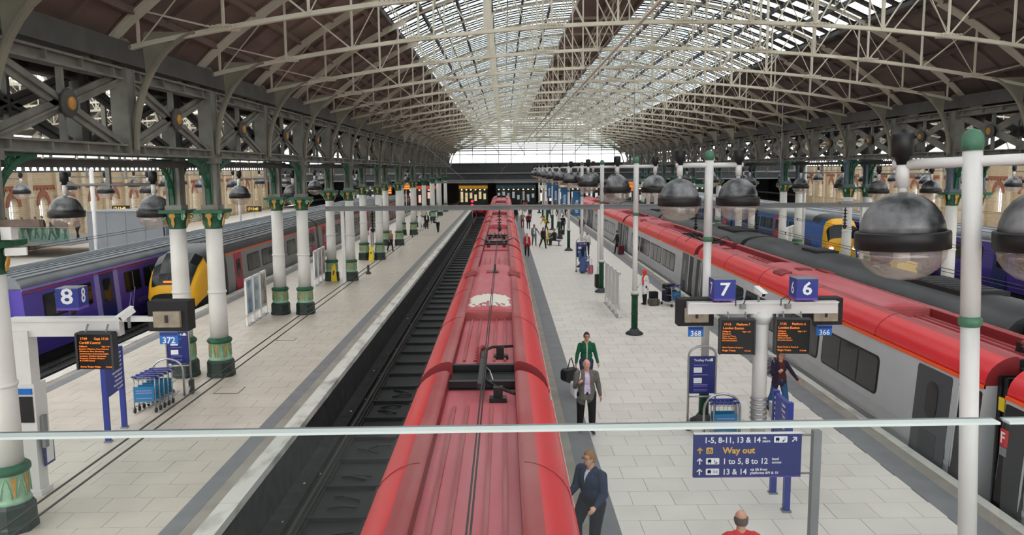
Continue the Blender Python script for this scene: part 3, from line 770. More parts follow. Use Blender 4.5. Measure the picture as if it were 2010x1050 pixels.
def pendolino_car(label, L=23.3, kind='dome', sides=(-1, 1), peel=False):
    root = thing('train_carriage', label, 'train')
    MB().prism_y(body_profile(), 0, L).build('body', [m_silver], root)
    MB().b2(-1.1, 1.1, .6, L-.6, -1.05, -.6).build('underframe', m_under, root)
    for k in (3.2, L-3.2):
        bg = MB().b2(-.95, .95, k-1.7, k+1.7, -.98, -.72); 
        for yy in (k-1.3, k+1.3):
            for s in (-1, 1): bg.cyl((s*.68, yy, -.55), (s*.8, yy, -.55), .4, seg=14)
        bg.build('bogie', m_under, root)
    for s in sides:
        MB().bar((s*(PX0+.005), 0.02, .12), (s*(PX0+.005), L-.02, .12), .02, .1).build('skirt_line', m_silver2, root)
        MB().b2(s*PX1-.03, s*PX1+.03, 0, L, 1.99, 2.06).build('cantrail_line', m_oline if s < 0 else m_tred, root)
    for s in (-1, 1):
        prof = [(1.265, 2.05), (1.25, 2.17), (1.21, 2.29), (1.14, 2.40), (1.04, 2.495), (.93, 2.565), (.84, 2.605), (.74, 2.632), (.66, 2.638), (.6, 2.6), (.6, 2.05)]
        n = len(prof); P = [(s*x, z) for x, z in prof]
        vs = [(x, 0, z) for x, z in P]+[(x, L, z) for x, z in P]
        sh = MB().add(vs, [(i, (i+1) % n, n+(i+1) % n, n+i) for i in range(n)], 0, True)
        for i in range(n): sh.m[i] = 0 if i < 6 else (1 if i < 9 else 2); sh.sm[i] = i < 9
        sh.add(vs[:n], [tuple(range(n))], 2, False); sh.add(vs[n:], [tuple(range(n))], 2, False)
        sh = sh.build('roof_fairing', [m_tred, m_tdull, m_tdark], root)
        for yy in (L*.2, L*.4, L*.6, L*.8):
            MB().tube([(s*x*1.004, yy, z+.004) for x, z in prof[:9]], .006, 4).build('panel_seam', m_tdark, sh)
    MB().b2(-.6, .6, 0.02, L-.02, 2.1, 2.38).build('roof_trough', m_trose, root)
    def dome(y0, y1):
        d = MB(); P = [(-.62, 2.62), (-.4, 2.68), (0, 2.71), (.4, 2.68), (.62, 2.62)]
        d.prism_y([(-.6, 2.36), (.6, 2.36)]+P[::-1], y0, y1, smooth=True)
        return d.build('roof_dome', m_trose, root)
    def vents(dm, y):
        for s in (-1, 1):
            up = Vector((-.42*s, 0, .2)).normalized()
            v = MB(); v.prism(rrect(.95, .42, .06), (s*.78, y, 2.635), (0, 1, 0), (-s*.96, 0, .24), -s*.05 if s < 0 else -.05)
            v = v.build('roof_vent', m_tdark, dm)
            for q in range(5):
                MB().bar((s*.95, y-.38+q*.19, 2.62), (s*.62, y-.38+q*.19, 2.70), .03, .03).build('louvre', m_tdull, v)
        MB().b2(-.22, .22, y-.2, y+.35, 2.69, 2.735).build('vent_hatch', m_tdark, dm)
    if kind == 'trough':
        roof_ribs(root, m_tdull, (-.42, -.2, .2, .42), 1, L-1.5, 2.38)
    elif kind == 'dome':
        roof_ribs(root, m_tdull, (-.42, -.2, .2, .42), 1.0, 5.7, 2.38); roof_ribs(root, m_tdull, (-.42, -.2, .2, .42), 15.3, 20, 2.38)
        dm = dome(5.8, 15.2); vents(dm, 12.9)
        e = MB().prism_y([(-.6, 2.38), (.6, 2.38), (.6, 2.6), (-.6, 2.6)], 5.55, 5.8); e.build('dome_step', m_tdull, dm)
        if peel:
            g = MB(); N1, N2 = 30, 26; rr = random.Random(5)
            ph = [rr.uniform(0, 6.28) for _ in range(6)]
            def zz(x): return 2.711-.23*x*x+.006
            for i in range(N1):
                for j in range(N2):
                    u, v = (i+.5)/N1*2-1, (j+.5)/N2*2-1
                    n_ = .25*math.sin(7*u+ph[0])*math.sin(5*v+ph[1])+.3*math.sin(13*u+ph[2])*math.cos(11*v+ph[3])+.25*math.sin(23*u+9*v+ph[4])
                    if abs(u)**4+abs(v)**4+n_*.55 < .82 and not (abs(u+.05) < .05 and v < -.2) and not (v < -.45 and n_ > .1):
                        x0, x1 = -.58+1.16*i/N1, -.58+1.16*(i+1)/N1; y0, y1 = 5.85+2.1*j/N2, 5.85+2.1*(j+1)/N2
                        g.add([(x0, y0, zz(x0)), (x1, y0, zz(x1)), (x1, y1, zz(x1)), (x0, y1, zz(x0))], [(0, 1, 2, 3)])
            o = g.build('peeled_paint', m_peel, dm, recalc=False); o['label'] = 'white patch where the red roof paint has peeled'; o['kind'] = 'stuff'
    elif kind == 'panto':
        dm = dome(13.5, 20.5); vents(dm, 17.5); roof_ribs(root, m_tdull, (-.42, -.2, .2, .42), 9.5, 13, 2.38)
        pt = MB().b2(-.5, .5, 3.0, 4.6, 2.4, 2.46).build('pantograph_tray', M('pink_tray', (214, 120, 130), .5), root)
        fr = MB()
        for yy in (1.2, 2.4, 5.2, 6.4): fr.b2(-.56, .56, yy-.08, yy+.08, 2.5, 2.6)
        for s in (-1, 1):
            fr.bar((s*.42, 1.2, 2.56), (s*.1, 6.4, 2.66), .05, .05); fr.bar((s*.5, 2.4, 2.6), (s*.5, 5.2, 2.6), .06, .06)
        fr.build('pantograph_frame', m_black, pt)
        for yy in (1.2, 2.4, 5.2):
            for s in (-1, 1): MB().lathe([(.07, 0), (.1, .04), (.06, .07), (.1, .11), (.05, .14)], 10, (s*.4, yy, 2.38)).build('insulator', m_rust, pt)
        ar = MB().tube([(-.5, 2.0, 2.62), (-.9, 2.1, 2.78), (-1.2, 2.3, 2.5)], .02, 6).tube([(.5, 2.0, 2.62), (.9, 2.1, 2.78), (1.2, 2.3, 2.5)], .02, 6); ar.build('pantograph_horn', m_black, pt)
    for s in sides:
        for y0 in (4.3, 8.1, 11.9, 15.7):
            f = side_quad(s, y0-.07, y0+3.47, .63, 1.62, .16, .006).build('window', m_winf, root)
            side_quad(s, y0, y0+3.4, .68, 1.57, .14, .016).build('pane', m_win, f)
            for q in (.33, .66): side_quad(s, y0+3.4*q-.03, y0+3.4*q+.03, .7, 1.55, .01, .022).build('window_bar', m_winf, f)
        for y0 in (1.1, L-2.4):
            d = side_quad(s, y0-.05, y0+1.35, -.35, 1.93, .08, .008).build('door', m_doorg, root)
            side_quad(s, y0+.42, y0+.88, .85, 1.65, .2, .018).build('door_window', m_win, d)
            side_quad(s, y0+.3, y0+1.0, .0, .55, .05, .016).build('door_panel', m_dkgrey, d)
        for y0, y1 in ((.02, .82), (L-.82, L-.02)):
            e = side_quad(s, y0, y1, -.5, 1.92, .05, .01).build('end_panel', m_black, root)
            yy = y1-.06 if y0 < 1 else y0+.06
            MB().tube([(s*1.30, yy, 1.85), (s*1.34, yy, 1.3), (s*1.385, yy, .6), (s*1.385, yy+.03, .0), (s*1.36, yy+.12, -.4)], .02, 6).build('grab_rail', m_silver, e)
        MB().ell((s*1.25, L*.36, 2.0), (.05, .07, .07)).build('side_light', m_lampo, root)
    # end plates and gangway bellows
    g = MB(); g.b2(-1.0, 1.0, L, L+.7, -.5, 2.25); g.build('gangway', m_blackm, root)
    for q in range(3): MB().b2(-1.04, 1.04, L+.12+.2*q, L+.2+.2*q, -.5, 2.3).build('bellows_fold', m_black, root)
    return root
def jumper_gear(car, nxt, L):
    """black conductor gear on the roof over the joint; nxt starts .7 after L"""
    MB().b2(-.6, .6, L-.42, L, 2.38, 2.405).build('end_cover', m_blackm, car); MB().b2(-.6, .6, 0, .5, 2.38, 2.405).build('end_cover', m_blackm, nxt)
    MB().b2(-.6, .6, L+.02, L+.68, 2.25, 2.40).build('gangway_top', m_blackm, car)
    MB().b2(-.6, .6, L-.41, L-.29, 2.42, 2.54).build('roof_end_bar', m_black, car)
    MB().b2(-.6, .6, .1, .22, 2.42, 2.54).build('roof_end_bar', m_black, nxt)
    MB().b2(-.05, .05, L-1.2, L+.68, 2.62, 2.72).build('busbar', m_black, car)
    MB().b2(-.05, .05, 0, .7, 2.62, 2.72).build('busbar', m_black, nxt)
    MB().tube([(0, L-.3, 2.66), (.12, L-.75, 2.62), (.28, L-1.0, 2.6), (.59, L-1.35, 2.58)], .03, 8).build('roof_cable', m_blackm, car)
    MB().box((.3, L-1.05, 2.5), (.16, .14, .24)).box((.3, L-1.12, 2.42), (.3, .2, .08)).build('cable_clamp', m_black, car)
    MB().tube([(0, .8, 2.66), (.15, 1.15, 2.66), (.3, 1.35, 2.62), (.59, 1.5, 2.6)], .03, 8).build('roof_cable', m_blackm, nxt)
    MB().box((.32, 1.35, 2.5), (.16, .14, .24)).box((.34, 1.28, 2.42), (.3, .2, .08)).build('cable_clamp', m_black, nxt)
    st = MB()
    for q in range(6): st.lathe([(.05, 0), (.1, .015), (.05, .04)], 12, (-.08, .35+q*.05, 2.42+q*.05))
    st.tube([(-.08, .2, 2.4), (-.1, .6, 2.75), (-.02, .8, 2.74)], .05, 8); st.build('insulator_stack', m_rust, nxt)
    MB().tube([(.03, L+.3, 2.66), (.14, L+.1, 2.6), (.2, L-.15, 2.5)], .014, 6).build('earth_wire', m_chrome, car)

def nose(root, secs, mats, screen_i, scr_w, bottom=-.62, name='cab_nose'):
    """lofted cab; secs: (y, half width factor, top z); faces toward -y"""
    full = [(-1.25, 0.), (-1.33, .12), (-1.37, .34), (-1.33, .62), (-1.27, .8), (-1.1, .92), (-.7, .985), (-.35, 1.), (0, 1.), (.35, 1.), (.7, .985), (1.1, .92), (1.27, .8), (1.33, .62), (1.37, .34), (1.33, .12), (1.25, 0.)]
    n = len(full); b = MB(); rings = []
    for y, sx, zt in secs:
        rings.append([Vector((x*sx, y, bottom+(zt-bottom)*z)) for x, z in full])
    V = [p for r in rings for p in r]; scr = MB()
    for i in range(len(secs)-1):
        for k in range(n-1):
            f = (i*n+k, i*n+k+1, (i+1)*n+k+1, (i+1)*n+k)
            c = sum((V[q] for q in f), Vector())/4
            b.add([V[q] for q in f], [(0, 1, 2, 3)], mats[1](c, i, k, len(secs)), True)
            if screen_i[0] <= i < screen_i[1] and abs(full[k][0]+full[k+1][0])/2 < scr_w:
                nn = (V[f[1]]-V[f[0]]).cross(V[f[3]]-V[f[0]]).normalized()
                if nn.z < 0: nn = -nn
                scr.add([V[q]+nn*.02 for q in f], [(0, 1, 2, 3)], 0, True)
    b.add(rings[0], [tuple(range(n))], mats[1](Vector((0, secs[0][0], 0)), 0, 8, len(secs)), False)
    bm_ = b.build(name, mats[0], root)
    weld(bm_.data)
    s = scr.build('windscreen', m_win, bm_); weld(s.data)
    return bm_
def weld(me):
    b = bmesh.new(); b.from_mesh(me); bmesh.ops.remove_doubles(b, verts=b.verts, dist=.0005); bmesh.ops.recalc_face_normals(b, faces=b.faces); b.to_mesh(me); b.free()

# --- the middle red train and the red and silver train
def red_train(x, tagname, sides, peel):
    ys = [-8.9+24.0*i for i in range(5)]
    kinds = ['trough', 'dome', 'panto', 'dome', 'dome']
    for i, (y, k) in enumerate(zip(ys, kinds)):
        c = pendolino_car(f'red roofed carriage, {ORD[i]} of the {tagname}', kind=k, sides=sides, peel=peel and i == 1)
        c['group'] = f'carriages of the {tagname}'; c.location = (x, y, 0)
        if i == 1: jumper_gear(prev, c, 23.3)
        prev = c
    n = thing('train_cab', f'grey rounded cab at the concourse end of the {tagname}', 'train', (x, ys[-1]+24.0+4.2, 0), PI)
    nose(n, [(0, .6, .9), (.3, .75, 1.4), (1.0, .88, 2.0), (2.2, .97, 2.5), (4.2, 1, 2.62)], ([m_silver, m_vyel, m_blackm], lambda c, i, k, N: 2 if c.z < .1 else 0), (1, 3), .9)
red_train(TRK['a'], 'middle red train', (1,), True)
red_train(TRK['b'], 'red and silver train', (-1,), False)
# coach letters at the joint of the red and silver train
def coach_plate(y, ch, lb):
    o = thing('coach_letter_plate', lb, 'sign', (TRK['b']-1.335, y, 1.28))
    MB().b2(-.012, .012, -.11, .11, -.16, .16).build('plate', m_red, o)
    MB().b2(-.014, .012, -.1, .1, -.34, -.18).build('seat_plate', m_grey1, o)
    text(ch, .3, m_ltxt, o, (-.014, .1, -.1), (PI/2, 0, -PI/2), bold=.004)
coach_plate(15.24, 'E', 'red coach letter E plate on the red and silver train')
coach_plate(14.28, 'F', 'red coach letter F plate on the red and silver train')
for i, (yy, zz) in enumerate(((14.86, 1.75), (14.7, -.2))):
    tag(MB().b2(-.02, .02, -.09, .09, -.13, .13).build('warning_sticker', m_yellow, None, (TRK['b']-1.04, yy, zz)), ('yellow warning sticker high on the bellows of the red and silver train', 'yellow warning sticker low on the bellows of the red and silver train')[i], 'sticker')

# --- plain carriages
def plain_car(label, L, side_mat, roof_mat, vis, windows, doors, door_mat, group, roof_ribs_n=9, cant=m_oline, lower=None, door_w=1.2, win_z=(.75, 1.6)):
    root = thing('train_carriage', label, 'train', group=group)
    MB().prism_y(body_profile(), 0, L).build('body', side_mat, root)
    rp = [(1.27, 2.0), (1.22, 2.2), (1.02, 2.42), (.7, 2.54), (.35, 2.6), (0, 2.62)]
    rp = rp+[(-x, z) for x, z in reversed(rp[:-1])]
    rf = MB().prism_y(rp, 0, L, smooth=True).build('roof', roof_mat, root)
    for i in range(roof_ribs_n):
        a = (i+.5)/roof_ribs_n*2-1; x = a*1.15; z = 2.62-.19*abs(x)**2.6+.0
        MB().b2(x-.025, x+.025, .05, L-.05, z-.1, z+.025).build('roof_rib', roof_mat, rf)
    MB().b2(-1.1, 1.1, .5, L-.5, -1.05, -.6).build('underframe', m_under, root)
    for k in (3., L-3.):
        bg = MB().b2(-.95, .95, k-1.6, k+1.6, -.98, -.72)
        for yy in (k-1.2, k+1.2):
            for s in (-1, 1): bg.cyl((s*.68, yy, -.55), (s*.8, yy, -.55), .4, seg=12)
        bg.build('bogie', m_under, root)
    s = vis
    if cant: MB().b2(s*PX1-.03, s*PX1+.03, 0, L, 1.96, 2.04).build('cantrail_line', cant, root)
    if lower: side_quad(s, 0.02, L-.02, -.45, .5, .02, .006).build('lower_band', lower, root)
    for y0, w in windows:
        f = side_quad(s, y0-.06, y0+w+.06, win_z[0]-.06, win_z[1]+.06, .1, .008).build('window', m_winf, root)
        side_quad(s, y0, y0+w, win_z[0], win_z[1], .08, .018).build('pane', m_win, f)
        side_quad(s, y0+w/2-.025, y0+w/2+.025, win_z[0], win_z[1], .01, .024).build('window_bar', m_grey1, f)
    for y0 in doors:
        d = side_quad(s, y0, y0+door_w, -.5, 1.93, .06, .014).build('door', door_mat, root)
        side_quad(s, y0+door_w*.25, y0+door_w*.75, .6, 1.6, .08, .024).build('door_window', m_win, d)
    g = MB().b2(-.9, .9, L, L+.6, -.5, 2.3); g.build('gangway', m_blackm, root)
    return root
# yellow nosed train at the far edge of the beige platform
V = thing('train_cab', 'yellow nosed cab of the dark grey train beside the beige platform', 'train', (TRK['d'], 37.3, 0))
def vmat(c, i, k, N):
    if c.z < (.15 if i < 5 else -.05): return 1
    if i >= 5: return 3 if c.z > 1.9 else 2
    if i >= 4: return 3 if c.z > 2.1 else 2
    return 0
vn = nose(V, [(0, .72, .6), (.1, .82, 1.0), (.4, .89, 1.5), (.85, .94, 1.98), (1.5, .98, 2.38), (2.6, 1, 2.57), (4.0, 1, 2.62)], ([m_vyel, m_blackm, m_dkgrey, m_vblack], vmat), (1, 4), .92)
MB().prism(rrect(1.3, .3, .1), (0, -.02, -.1), (1, 0, 0), (0, 0, 1), .1).build('coupler_hatch', m_blackm, vn)
MB().b2(-.42, .42, -.32, .05, -.75, -.35).build('coupler', m_under, vn)
for s in (-1, 1):
    MB().ell((s*.78, .12, .35), (.16, .1, .12)).build('headlight', m_lampw, vn)
    MB().bar((s*.15, .2, 1.25), (s*.1, .7, 1.88), .03, .03).build('wiper', m_black, vn)
MB().b2(-.35, .35, .12, .2, 1.1, 1.18).build('destination_led', m_orange, vn)
d_ = side_quad(1, 2.0, 3.0, .3, 1.6, .1, .01).build('cab_window', m_win, V)
MB().b2(-1.1, 1.1, .8, 4., -1.05, -.6).build('underframe', m_under, V)
W = [(3.4+2.75*i, 2.1) for i in range(6)]
vc = plain_car('dark grey carriage with cherry red doors, first behind the yellow cab', 20, m_vgrey, m_vblack, 1, W, (1.2, 18.2), m_cherry, 'carriages of the yellow nosed train')
vc.location = (TRK['d'], 41.3, 0)
for i in range(3):
    copy_tree(vc, None, (TRK['d'], 41.3+20.7*(i+1), 0), label=f'dark grey carriage with cherry red doors, {ORD[i+1]} behind the yellow cab')
# purple train
pw = [(1.3, 1.5), (3.3, 1.5), (7.9, 1.5), (9.9, 1.5), (11.9, 1.5), (15.6, 1.5), (17.6, 1.4)]
pc = plain_car('purple carriage with lilac door panels, nearest of the purple train', 20, m_purp, m_pgrey, 1, pw, (5.5, 13.6), m_nblue, 'carriages of the purple train', 13, m_lilac, None, 1.3)
for y0 in (5.5, 13.6):
    for q in (-.36, 1.34):
        side_quad(1, y0+q, y0+q+.4, -.5, 1.93, .12, .016).build('lilac_panel', m_lilac, pc)
side_quad(1, 0.02, 19.98, 1.86, 1.9, .01, .016).build('red_line', m_red, pc)
z_ = MB(); P_ = [(0, 0), (.28, .75), (.42, .1), (.62, .75), (.7, .95)]
for a, b in zip(P_[:-1], P_[1:]): z_.bar((1.372, 8.0+a[0], -.1+a[1]), (1.362, 8.0+b[0], -.1+b[1]), .02, .07, up=(1, 0, 0))
z_.build('zigzag_logo', m_lilac, pc)
text('northern', .42, m_lilac, pc, (1.385, 8.9, .05), (PI/2, 0, PI/2))
pc.location = (TRK['e'], 29.2, 0)
MB().b2(-.55, .55, -.45, .02, -.45, 2.2).build('end_gangway', m_blackm, pc)
for i in range(3): copy_tree(pc, None, (TRK['e'], 29.2+21.1*(i+1), 0), label=f'purple carriage with lilac door panels, {ORD[i+1]} of the purple train')
# black roofed train behind the red and silver one
bw = [(3.4+2.75*i, 2.1) for i in range(6)]
bc = plain_car('carriage with black roof and orange line, nearest behind the red and silver train', 22.6, m_vgrey, m_vblack, -1, bw, (1.2, 20.2), m_cherry, 'carriages of the black roofed train', 0)
for (y0, y1, x0, x1) in ((3.0, 6.6, -.7, .7), (14.5, 16.2, -.5, .5)):
    h = MB().b2(x0, x1, y0, y1, 2.5, 2.68).build('roof_unit', m_blackm, bc)
    for q in range(7): MB().b2(x0+.1, x1-.1, y0+.2+q*(y1-y0-.4)/7, y0+.32+q*(y1-y0-.4)/7, 2.68, 2.71).build('louvre', m_vblack, h)
MB().ell((-.2, 9.5, 2.62), (.12, .22, .06)).build('roof_aerial', m_chrome, bc)
MB().ell((.1, 18.5, 2.62), (.1, .3, .08)).build('roof_aerial', m_black, bc)
bc.location = (TRK['c'], -3.5, 0)
for i in range(4): copy_tree(bc, None, (TRK['c'], -3.5+23.3*(i+1), 0), label=f'carriage with black roof and orange line, {ORD[i+1]} behind the red and silver train')
# blue train with the yellow front
F_ = thing('train_cab', 'yellow fronted cab of the blue train on the far side', 'train', (TRK['f'], 60.5, 0))
def fmat(c, i, k, N):
    if c.z < -.15: return 1
    if i >= 3: return 2 if abs(c.x) > .95 and c.z < 2.1 else 3
    return 0
fn = nose(F_, [(0, .82, .5), (.08, .9, .9), (.35, .95, 1.9), (.75, .98, 2.35), (1.5, 1, 2.55), (3., 1, 2.62)], ([m_vyel, m_tpnavy, m_tpblue, m_dkgrey], fmat), (1, 2), 1.29)
for s in (-1, 1):
    MB().ell((s*.9, .02, .1), (.2, .08, .14)).build('headlight', m_lampw, fn); MB().ell((s*.98, .0, .26), (.09, .06, .08)).build('tail_light', m_lampr, fn)
text('185', .26, m_blackm, fn, (-.1, -.03, .2), bold=.003)
MB().b2(-1.1, 1.1, .6, 3., -1.05, -.6).build('underframe', m_under, F_)
fw_ = [(3.6, 1.5), (5.6, 1.5), (9.4, 1.5), (11.2, 1.5), (13.2, 1.6), (17., 1.7), (19., 1.6)]
fc = plain_car('blue carriage with magenta red doors, first behind the yellow front', 22, m_tpblue, m_grey1, -1, fw_, (1.6, 7.4, 15.2), m_cherry, 'carriages of the blue train', 0, None, m_tpnavy, 1.5)
fc.location = (TRK['f'], 63.5, 0)
copy_tree(fc, None, (TRK['f'], 63.5+22.7, 0), label='blue carriage with magenta red doors, second behind the yellow front')
g_ = plain_car('violet carriage on the outermost track, nearest one', 22, m_purp, m_pgrey, -1, pw, (5.5, 13.6), m_nblue, 'carriages on the outermost track', 5, m_white, None, 1.3)
g_.location = (TRK['g'], 38, 0)
for i in range(3): copy_tree(g_, None, (TRK['g'], 38+22.7*(i+1), 0), label=f'violet carriage on the outermost track, {ORD[i+1]} one')
# ================================================================== PLATFORM FURNITURE
# ------------------------------------------------------------------ glass balustrade of the footbridge
m_bal = glass_mat('balustrade_glass', (.92, .96, .955), .03, .03, (205, 215, 215), .02)
m_baledge = M('polished_glass_edge', (206, 216, 214), .2)
m_bals = M('balustrade_edge_shadow', (110, 118, 120), .3)
def balustrade():
    # top line runs from (-.82, 1.195) to (.83, 1.262); height 5.95
    def pt(t, z, off=0.): 
        x = -1.6+3.6*t; y = 1.2085+.0164*x+off
        return (x, y, z)
    ztop_ = 5.944
    t_j = (0.79+1.6)/3.6
    for i, (t0, t1, lb) in enumerate(((0, t_j-.002, 'wide clear glass balustrade panel of the footbridge'), (t_j+.002, 1, 'clear glass balustrade panel at the far end of the footbridge'))):
        o = thing('glass_balustrade', lb, 'glass balustrade', kind='structure')
        MB().add([pt(t0, 4.7), pt(t1, 4.7), pt(t1, ztop_), pt(t0, ztop_)], [(0, 1, 2, 3)]).build('pane', m_bal, o, recalc=False)
        MB().bar(pt(t0, ztop_), pt(t1, ztop_), .020, .004).build('polished_edge', m_baledge, o)
        MB().bar(pt(t0, ztop_+.0005, .0125), pt(t1, ztop_+.0005, .0125), .006, .004).build('edge_shadow_strip', m_bals, o)  # thin dark strip painted in as the shadow line along the glass edge
    tag(MB().b2(-6, 6, -2.6, 1.6, 4.4, 4.62).build('floor', m_dkgrey), 'dark deck of the footbridge the viewer stands on', 'footbridge', kind='structure')
balustrade()

# ------------------------------------------------------------------ globe lamps
m_dome = M('weathered_black_dome', (34, 36, 39), .3, rgb2=(140, 142, 146), scale=2.4, lo=.38, hi=.68)
m_bowl = glass_mat('clear_lamp_bowl', (.9, .86, .83), .12, .2, (226, 212, 202), .04)
m_capg = M('green_cap', (70, 118, 92), .55, var=.15, scale=9)
def globe(parent, x, z, y=0.):
    """one lamp hanging below (x, y, z)"""
    MB().lathe([(.08, .0), (.08, .08), (.125, .1), (.125, .34), (.1, .39), (0, .39)], 14, (x, y, z)).build('gear_box', m_black, parent)
    MB().cyl((x, y, z+.03), (x, y, z-.26), .075).cyl((x, y, z-.26), (x, y, z-.32), .05).build('drop_tube', m_polew, parent)
    d = MB().lathe([(0, .46), (.1, .45), (.22, .41), (.33, .33), (.41, .22), (.455, .1), (.47, 0)], 24, (x, y, z-.78)).build('dome', m_dome, parent)
    MB().lathe([(.47, .02), (.51, .02), (.52, 0), (.52, -.18), (.49, -.19)], 24, (x, y, z-.79), cap=False).build('rim', m_black, d)
    MB().lathe([(.485, 0), (.465, -.11), (.40, -.22), (.29, -.31), (.15, -.36), (0, -.375)], 24, (x, y, z-.97)).build('bowl', m_bowl, parent)
    MB().lathe([(.05, 0), (.09, -.05), (.09, -.16), (0, -.2)], 10, (x, y, z-.95)).build('bulb', m_white, d)
def lamp_post(arm=.71, h=6.72):
    root = thing('twin_globe_lamp', 'x', 'lamp post')
    MB().lathe([(.34, 0), (.34, .05), (.2, .14), (.15, .22)], 20).build('foot', m_dkgrey, root)
    MB().lathe([(.125, .2), (.125, 1.5), (.15, 1.5), (.15, 1.56)], 18).lathe([(.135, .78), (.135, .82)], 18).build('green_base', m_colg, root)
    MB().lathe([(.16, 1.56), (.16, 1.66), (.1, 1.68)], 18).build('base_collar', m_polew, root)
    MB().cyl((0, 0, 1.6), (0, 0, 4.6), .098, seg=18).build('lower_pole', m_polew, root)
    MB().lathe([(.10, 4.55), (.125, 4.58), (.125, 4.64), (.10, 4.67)], 18).build('pole_ring', m_capg, root)
    MB().cyl((0, 0, 4.6), (0, 0, h-.2), .102, seg=18).build('upper_pole', m_polew, root)
    MB().lathe([(.11, h-.2), (.115, h-.1), (.105, h-.03), (.07, h+.02), (0, h+.045)], 18).build('cap', m_capg, root)
    MB().cyl((-arm-.1, 0, h-.32), (arm+.1, 0, h-.32), .06).build('cross_arm', m_polew, root)
    for s in (-1, 1): globe(root, s*arm, h-.32)
    return root
_lp = lamp_post(); _lp.location = (5.40, 8.65, 0); _lp.rotation_euler = (0, math.radians(-2.5), math.radians(-38))
_lp['label'] = 'white twin globe lamp post close in front of the footbridge'; _lp['group'] = 'lamp posts on the island platform'
LPY = [8.75, 19.3, 30.0, 40.5, 51.0, 61.5, 72, 82.5, 93, 103.5, 114]
for i, y in enumerate(LPY[1:]):
    copy_tree(_lp, None, (4.95, y, 0), 0., label=f'white twin globe lamp post on the island platform, {ORD[i+1]} from the viewer')
# pendant twin lamps along the other platforms
def pendant(top):
    root = thing('pendant_globe_lamp', 'x', 'pendant lamp')
    MB().b2(-.06, .06, -.06, .06, 5.85, top).build('hanger', m_steelg, root)
    MB().cyl((-1.44, 0, 5.95), (1.44, 0, 5.95), .045).build('cross_arm', m_steelg, root)
    for s in (-1, 1): globe(root, s*1.34, 5.95)
    return root
for lb, x, ks in (('by the yellow nosed train', -12.0, (2, 5, 8, 11, 14, 17)), ('beyond the purple train', -24., (4, 7, 10, 13, 16)), ('by the wall beyond the purple train', -32., (5, 7, 9, 11, 13)),
                  ('behind the black roofed train', 20.3, (5, 7, 9, 11, 13)), ('beyond the blue train', 34., (7, 9, 11, 13, 15)), ('by the wall beyond the blue train', 42., (7, 9, 11, 13, 15))):
    pd = None
    xc_ = XC-2*HS if x < 0 else XC+2*HS
    for i, k in enumerate(ks):
        if pd is None: o = pd = pendant(6.46 if abs(x-20.3) < .1 else zbot((x-xc_)/HS)+.06)
        else: o = copy_tree(pd)
        o.location = (x, Y0+HB*k, 0); o['label'] = f'hanging pair of globe lamps {lb}, {ORD[i]} one'; o['group'] = 'hanging pairs of globe lamps'

# ------------------------------------------------------------------ overhead line
m_cu = M('overhead_wire', (46, 44, 42), .5)
for x, nm in ((-.26, 'middle red train'), (-3.5, 'empty track'), (TRK['b'], 'red and silver train'), (TRK['c'], 'black roofed train'), (TRK['d']+.1, 'yellow nosed train'), (TRK['f'], 'blue train')):
    o = thing('overhead_line', f'thin black contact wires over the {nm}', 'overhead wire', (x, 0, 0), kind='structure')
    MB().tube([(0, 3, 3.80), (0, 118, 3.80)], .009, 5).build('contact_wire', m_cu, o)
    MB().tube([(-.02, 3, 3.885), (-.02, 118, 3.885)], .009, 5).build('carrier_wire', m_cu, o)
    MB().box((0, 20.2, 3.83), (.05, .05, .2)).box((0, 20.2, 3.72), (.12, .1, .05)).build('dropper', m_black, o)
    for y in (30, 38, 52, 60, 70, 80): MB().box((0, y, 3.84), (.03, .03, .12)).build('dropper', m_black, o)
bm = thing('overhead_portal', 'grey steel beam across the tracks carrying the overhead wires', 'gantry beam', (0, 44.2, 0), kind='structure')
b_ = MB().b2(-9.95, 21.0, -.1, .1, 4.08, 4.13).b2(-9.95, 21., -.1, .1, 4.30, 4.35).b2(-9.95, 21., -.03, .03, 4.1, 4.33); b_.build('beam', m_grey1, bm)
for x, z0 in ((-9.0, 0), (5.25, 0), (20.0, 0)):
    MB().b2(x-.09, x+.09, -.09, .09, z0, 4.1).build('support_pole', m_polew, bm)
    MB().lathe([(.2, 0), (.2, .06), (.1, .08)], 12, (x, 0, 0)).build('pole_foot', m_polew, bm)
for x in (-7.35, -.3, 10.65, 14.05, 19.0):
    q = MB().cyl((x, 0, 4.1), (x, 0, 3.9), .03)
    for i in range(5): q.lathe([(.05, 0), (.16 if i % 2 else .11, .03), (.05, .07)], 12, (x, 0, 3.88-.18*i-(.0)))
    q.cyl((x, 0, 3.95), (x, 0, 3.1), .035); q.lathe([(0, -.25), (.09, -.15), (.14, -.05), (.05, .02)], 12, (x, 0, 3.1)); q.build('insulator_drop', m_blackm, bm)
    MB().b2(x-.35, x+.35, -.16, .16, 4.28, 4.4).build('clamp', m_grey1, bm)
for x in (7.15, 15.3): MB().cyl((x, 0, 4.3), (x, 0, zbot((x-XC)/HS)+.05), .018, seg=6).build('hanger_rod', m_grey1, bm)
for x, y, z, x2, y2, z2, lb in ((-6.1, 29.67, 10.0, -4.9, 105, 4.6, 'long stay cable slanting down over the beige platform'), (3.7, 24.35, 10.8, -1.6, 105, 4.6, 'long stay cable slanting down over the middle red train')):
    tag(MB().tube([(x, y, z), (x2, y2, z2)], .022, 6).build('stay_cable', m_grey1), lb, 'cable', kind='structure')
pr = thing('overhead_portal', 'grey gantry over the track ends at the concourse', 'gantry beam', (0, 105, 0), kind='structure')
MB().b2(-9.5, 20., -.12, .12, 4.5, 4.75).build('beam', m_grey1, pr)
for x in (-9.4, 5.3, 19.9): MB().b2(x-.1, x+.1, -.1, .1, 0, 4.5).build('support_pole', m_polew, pr)
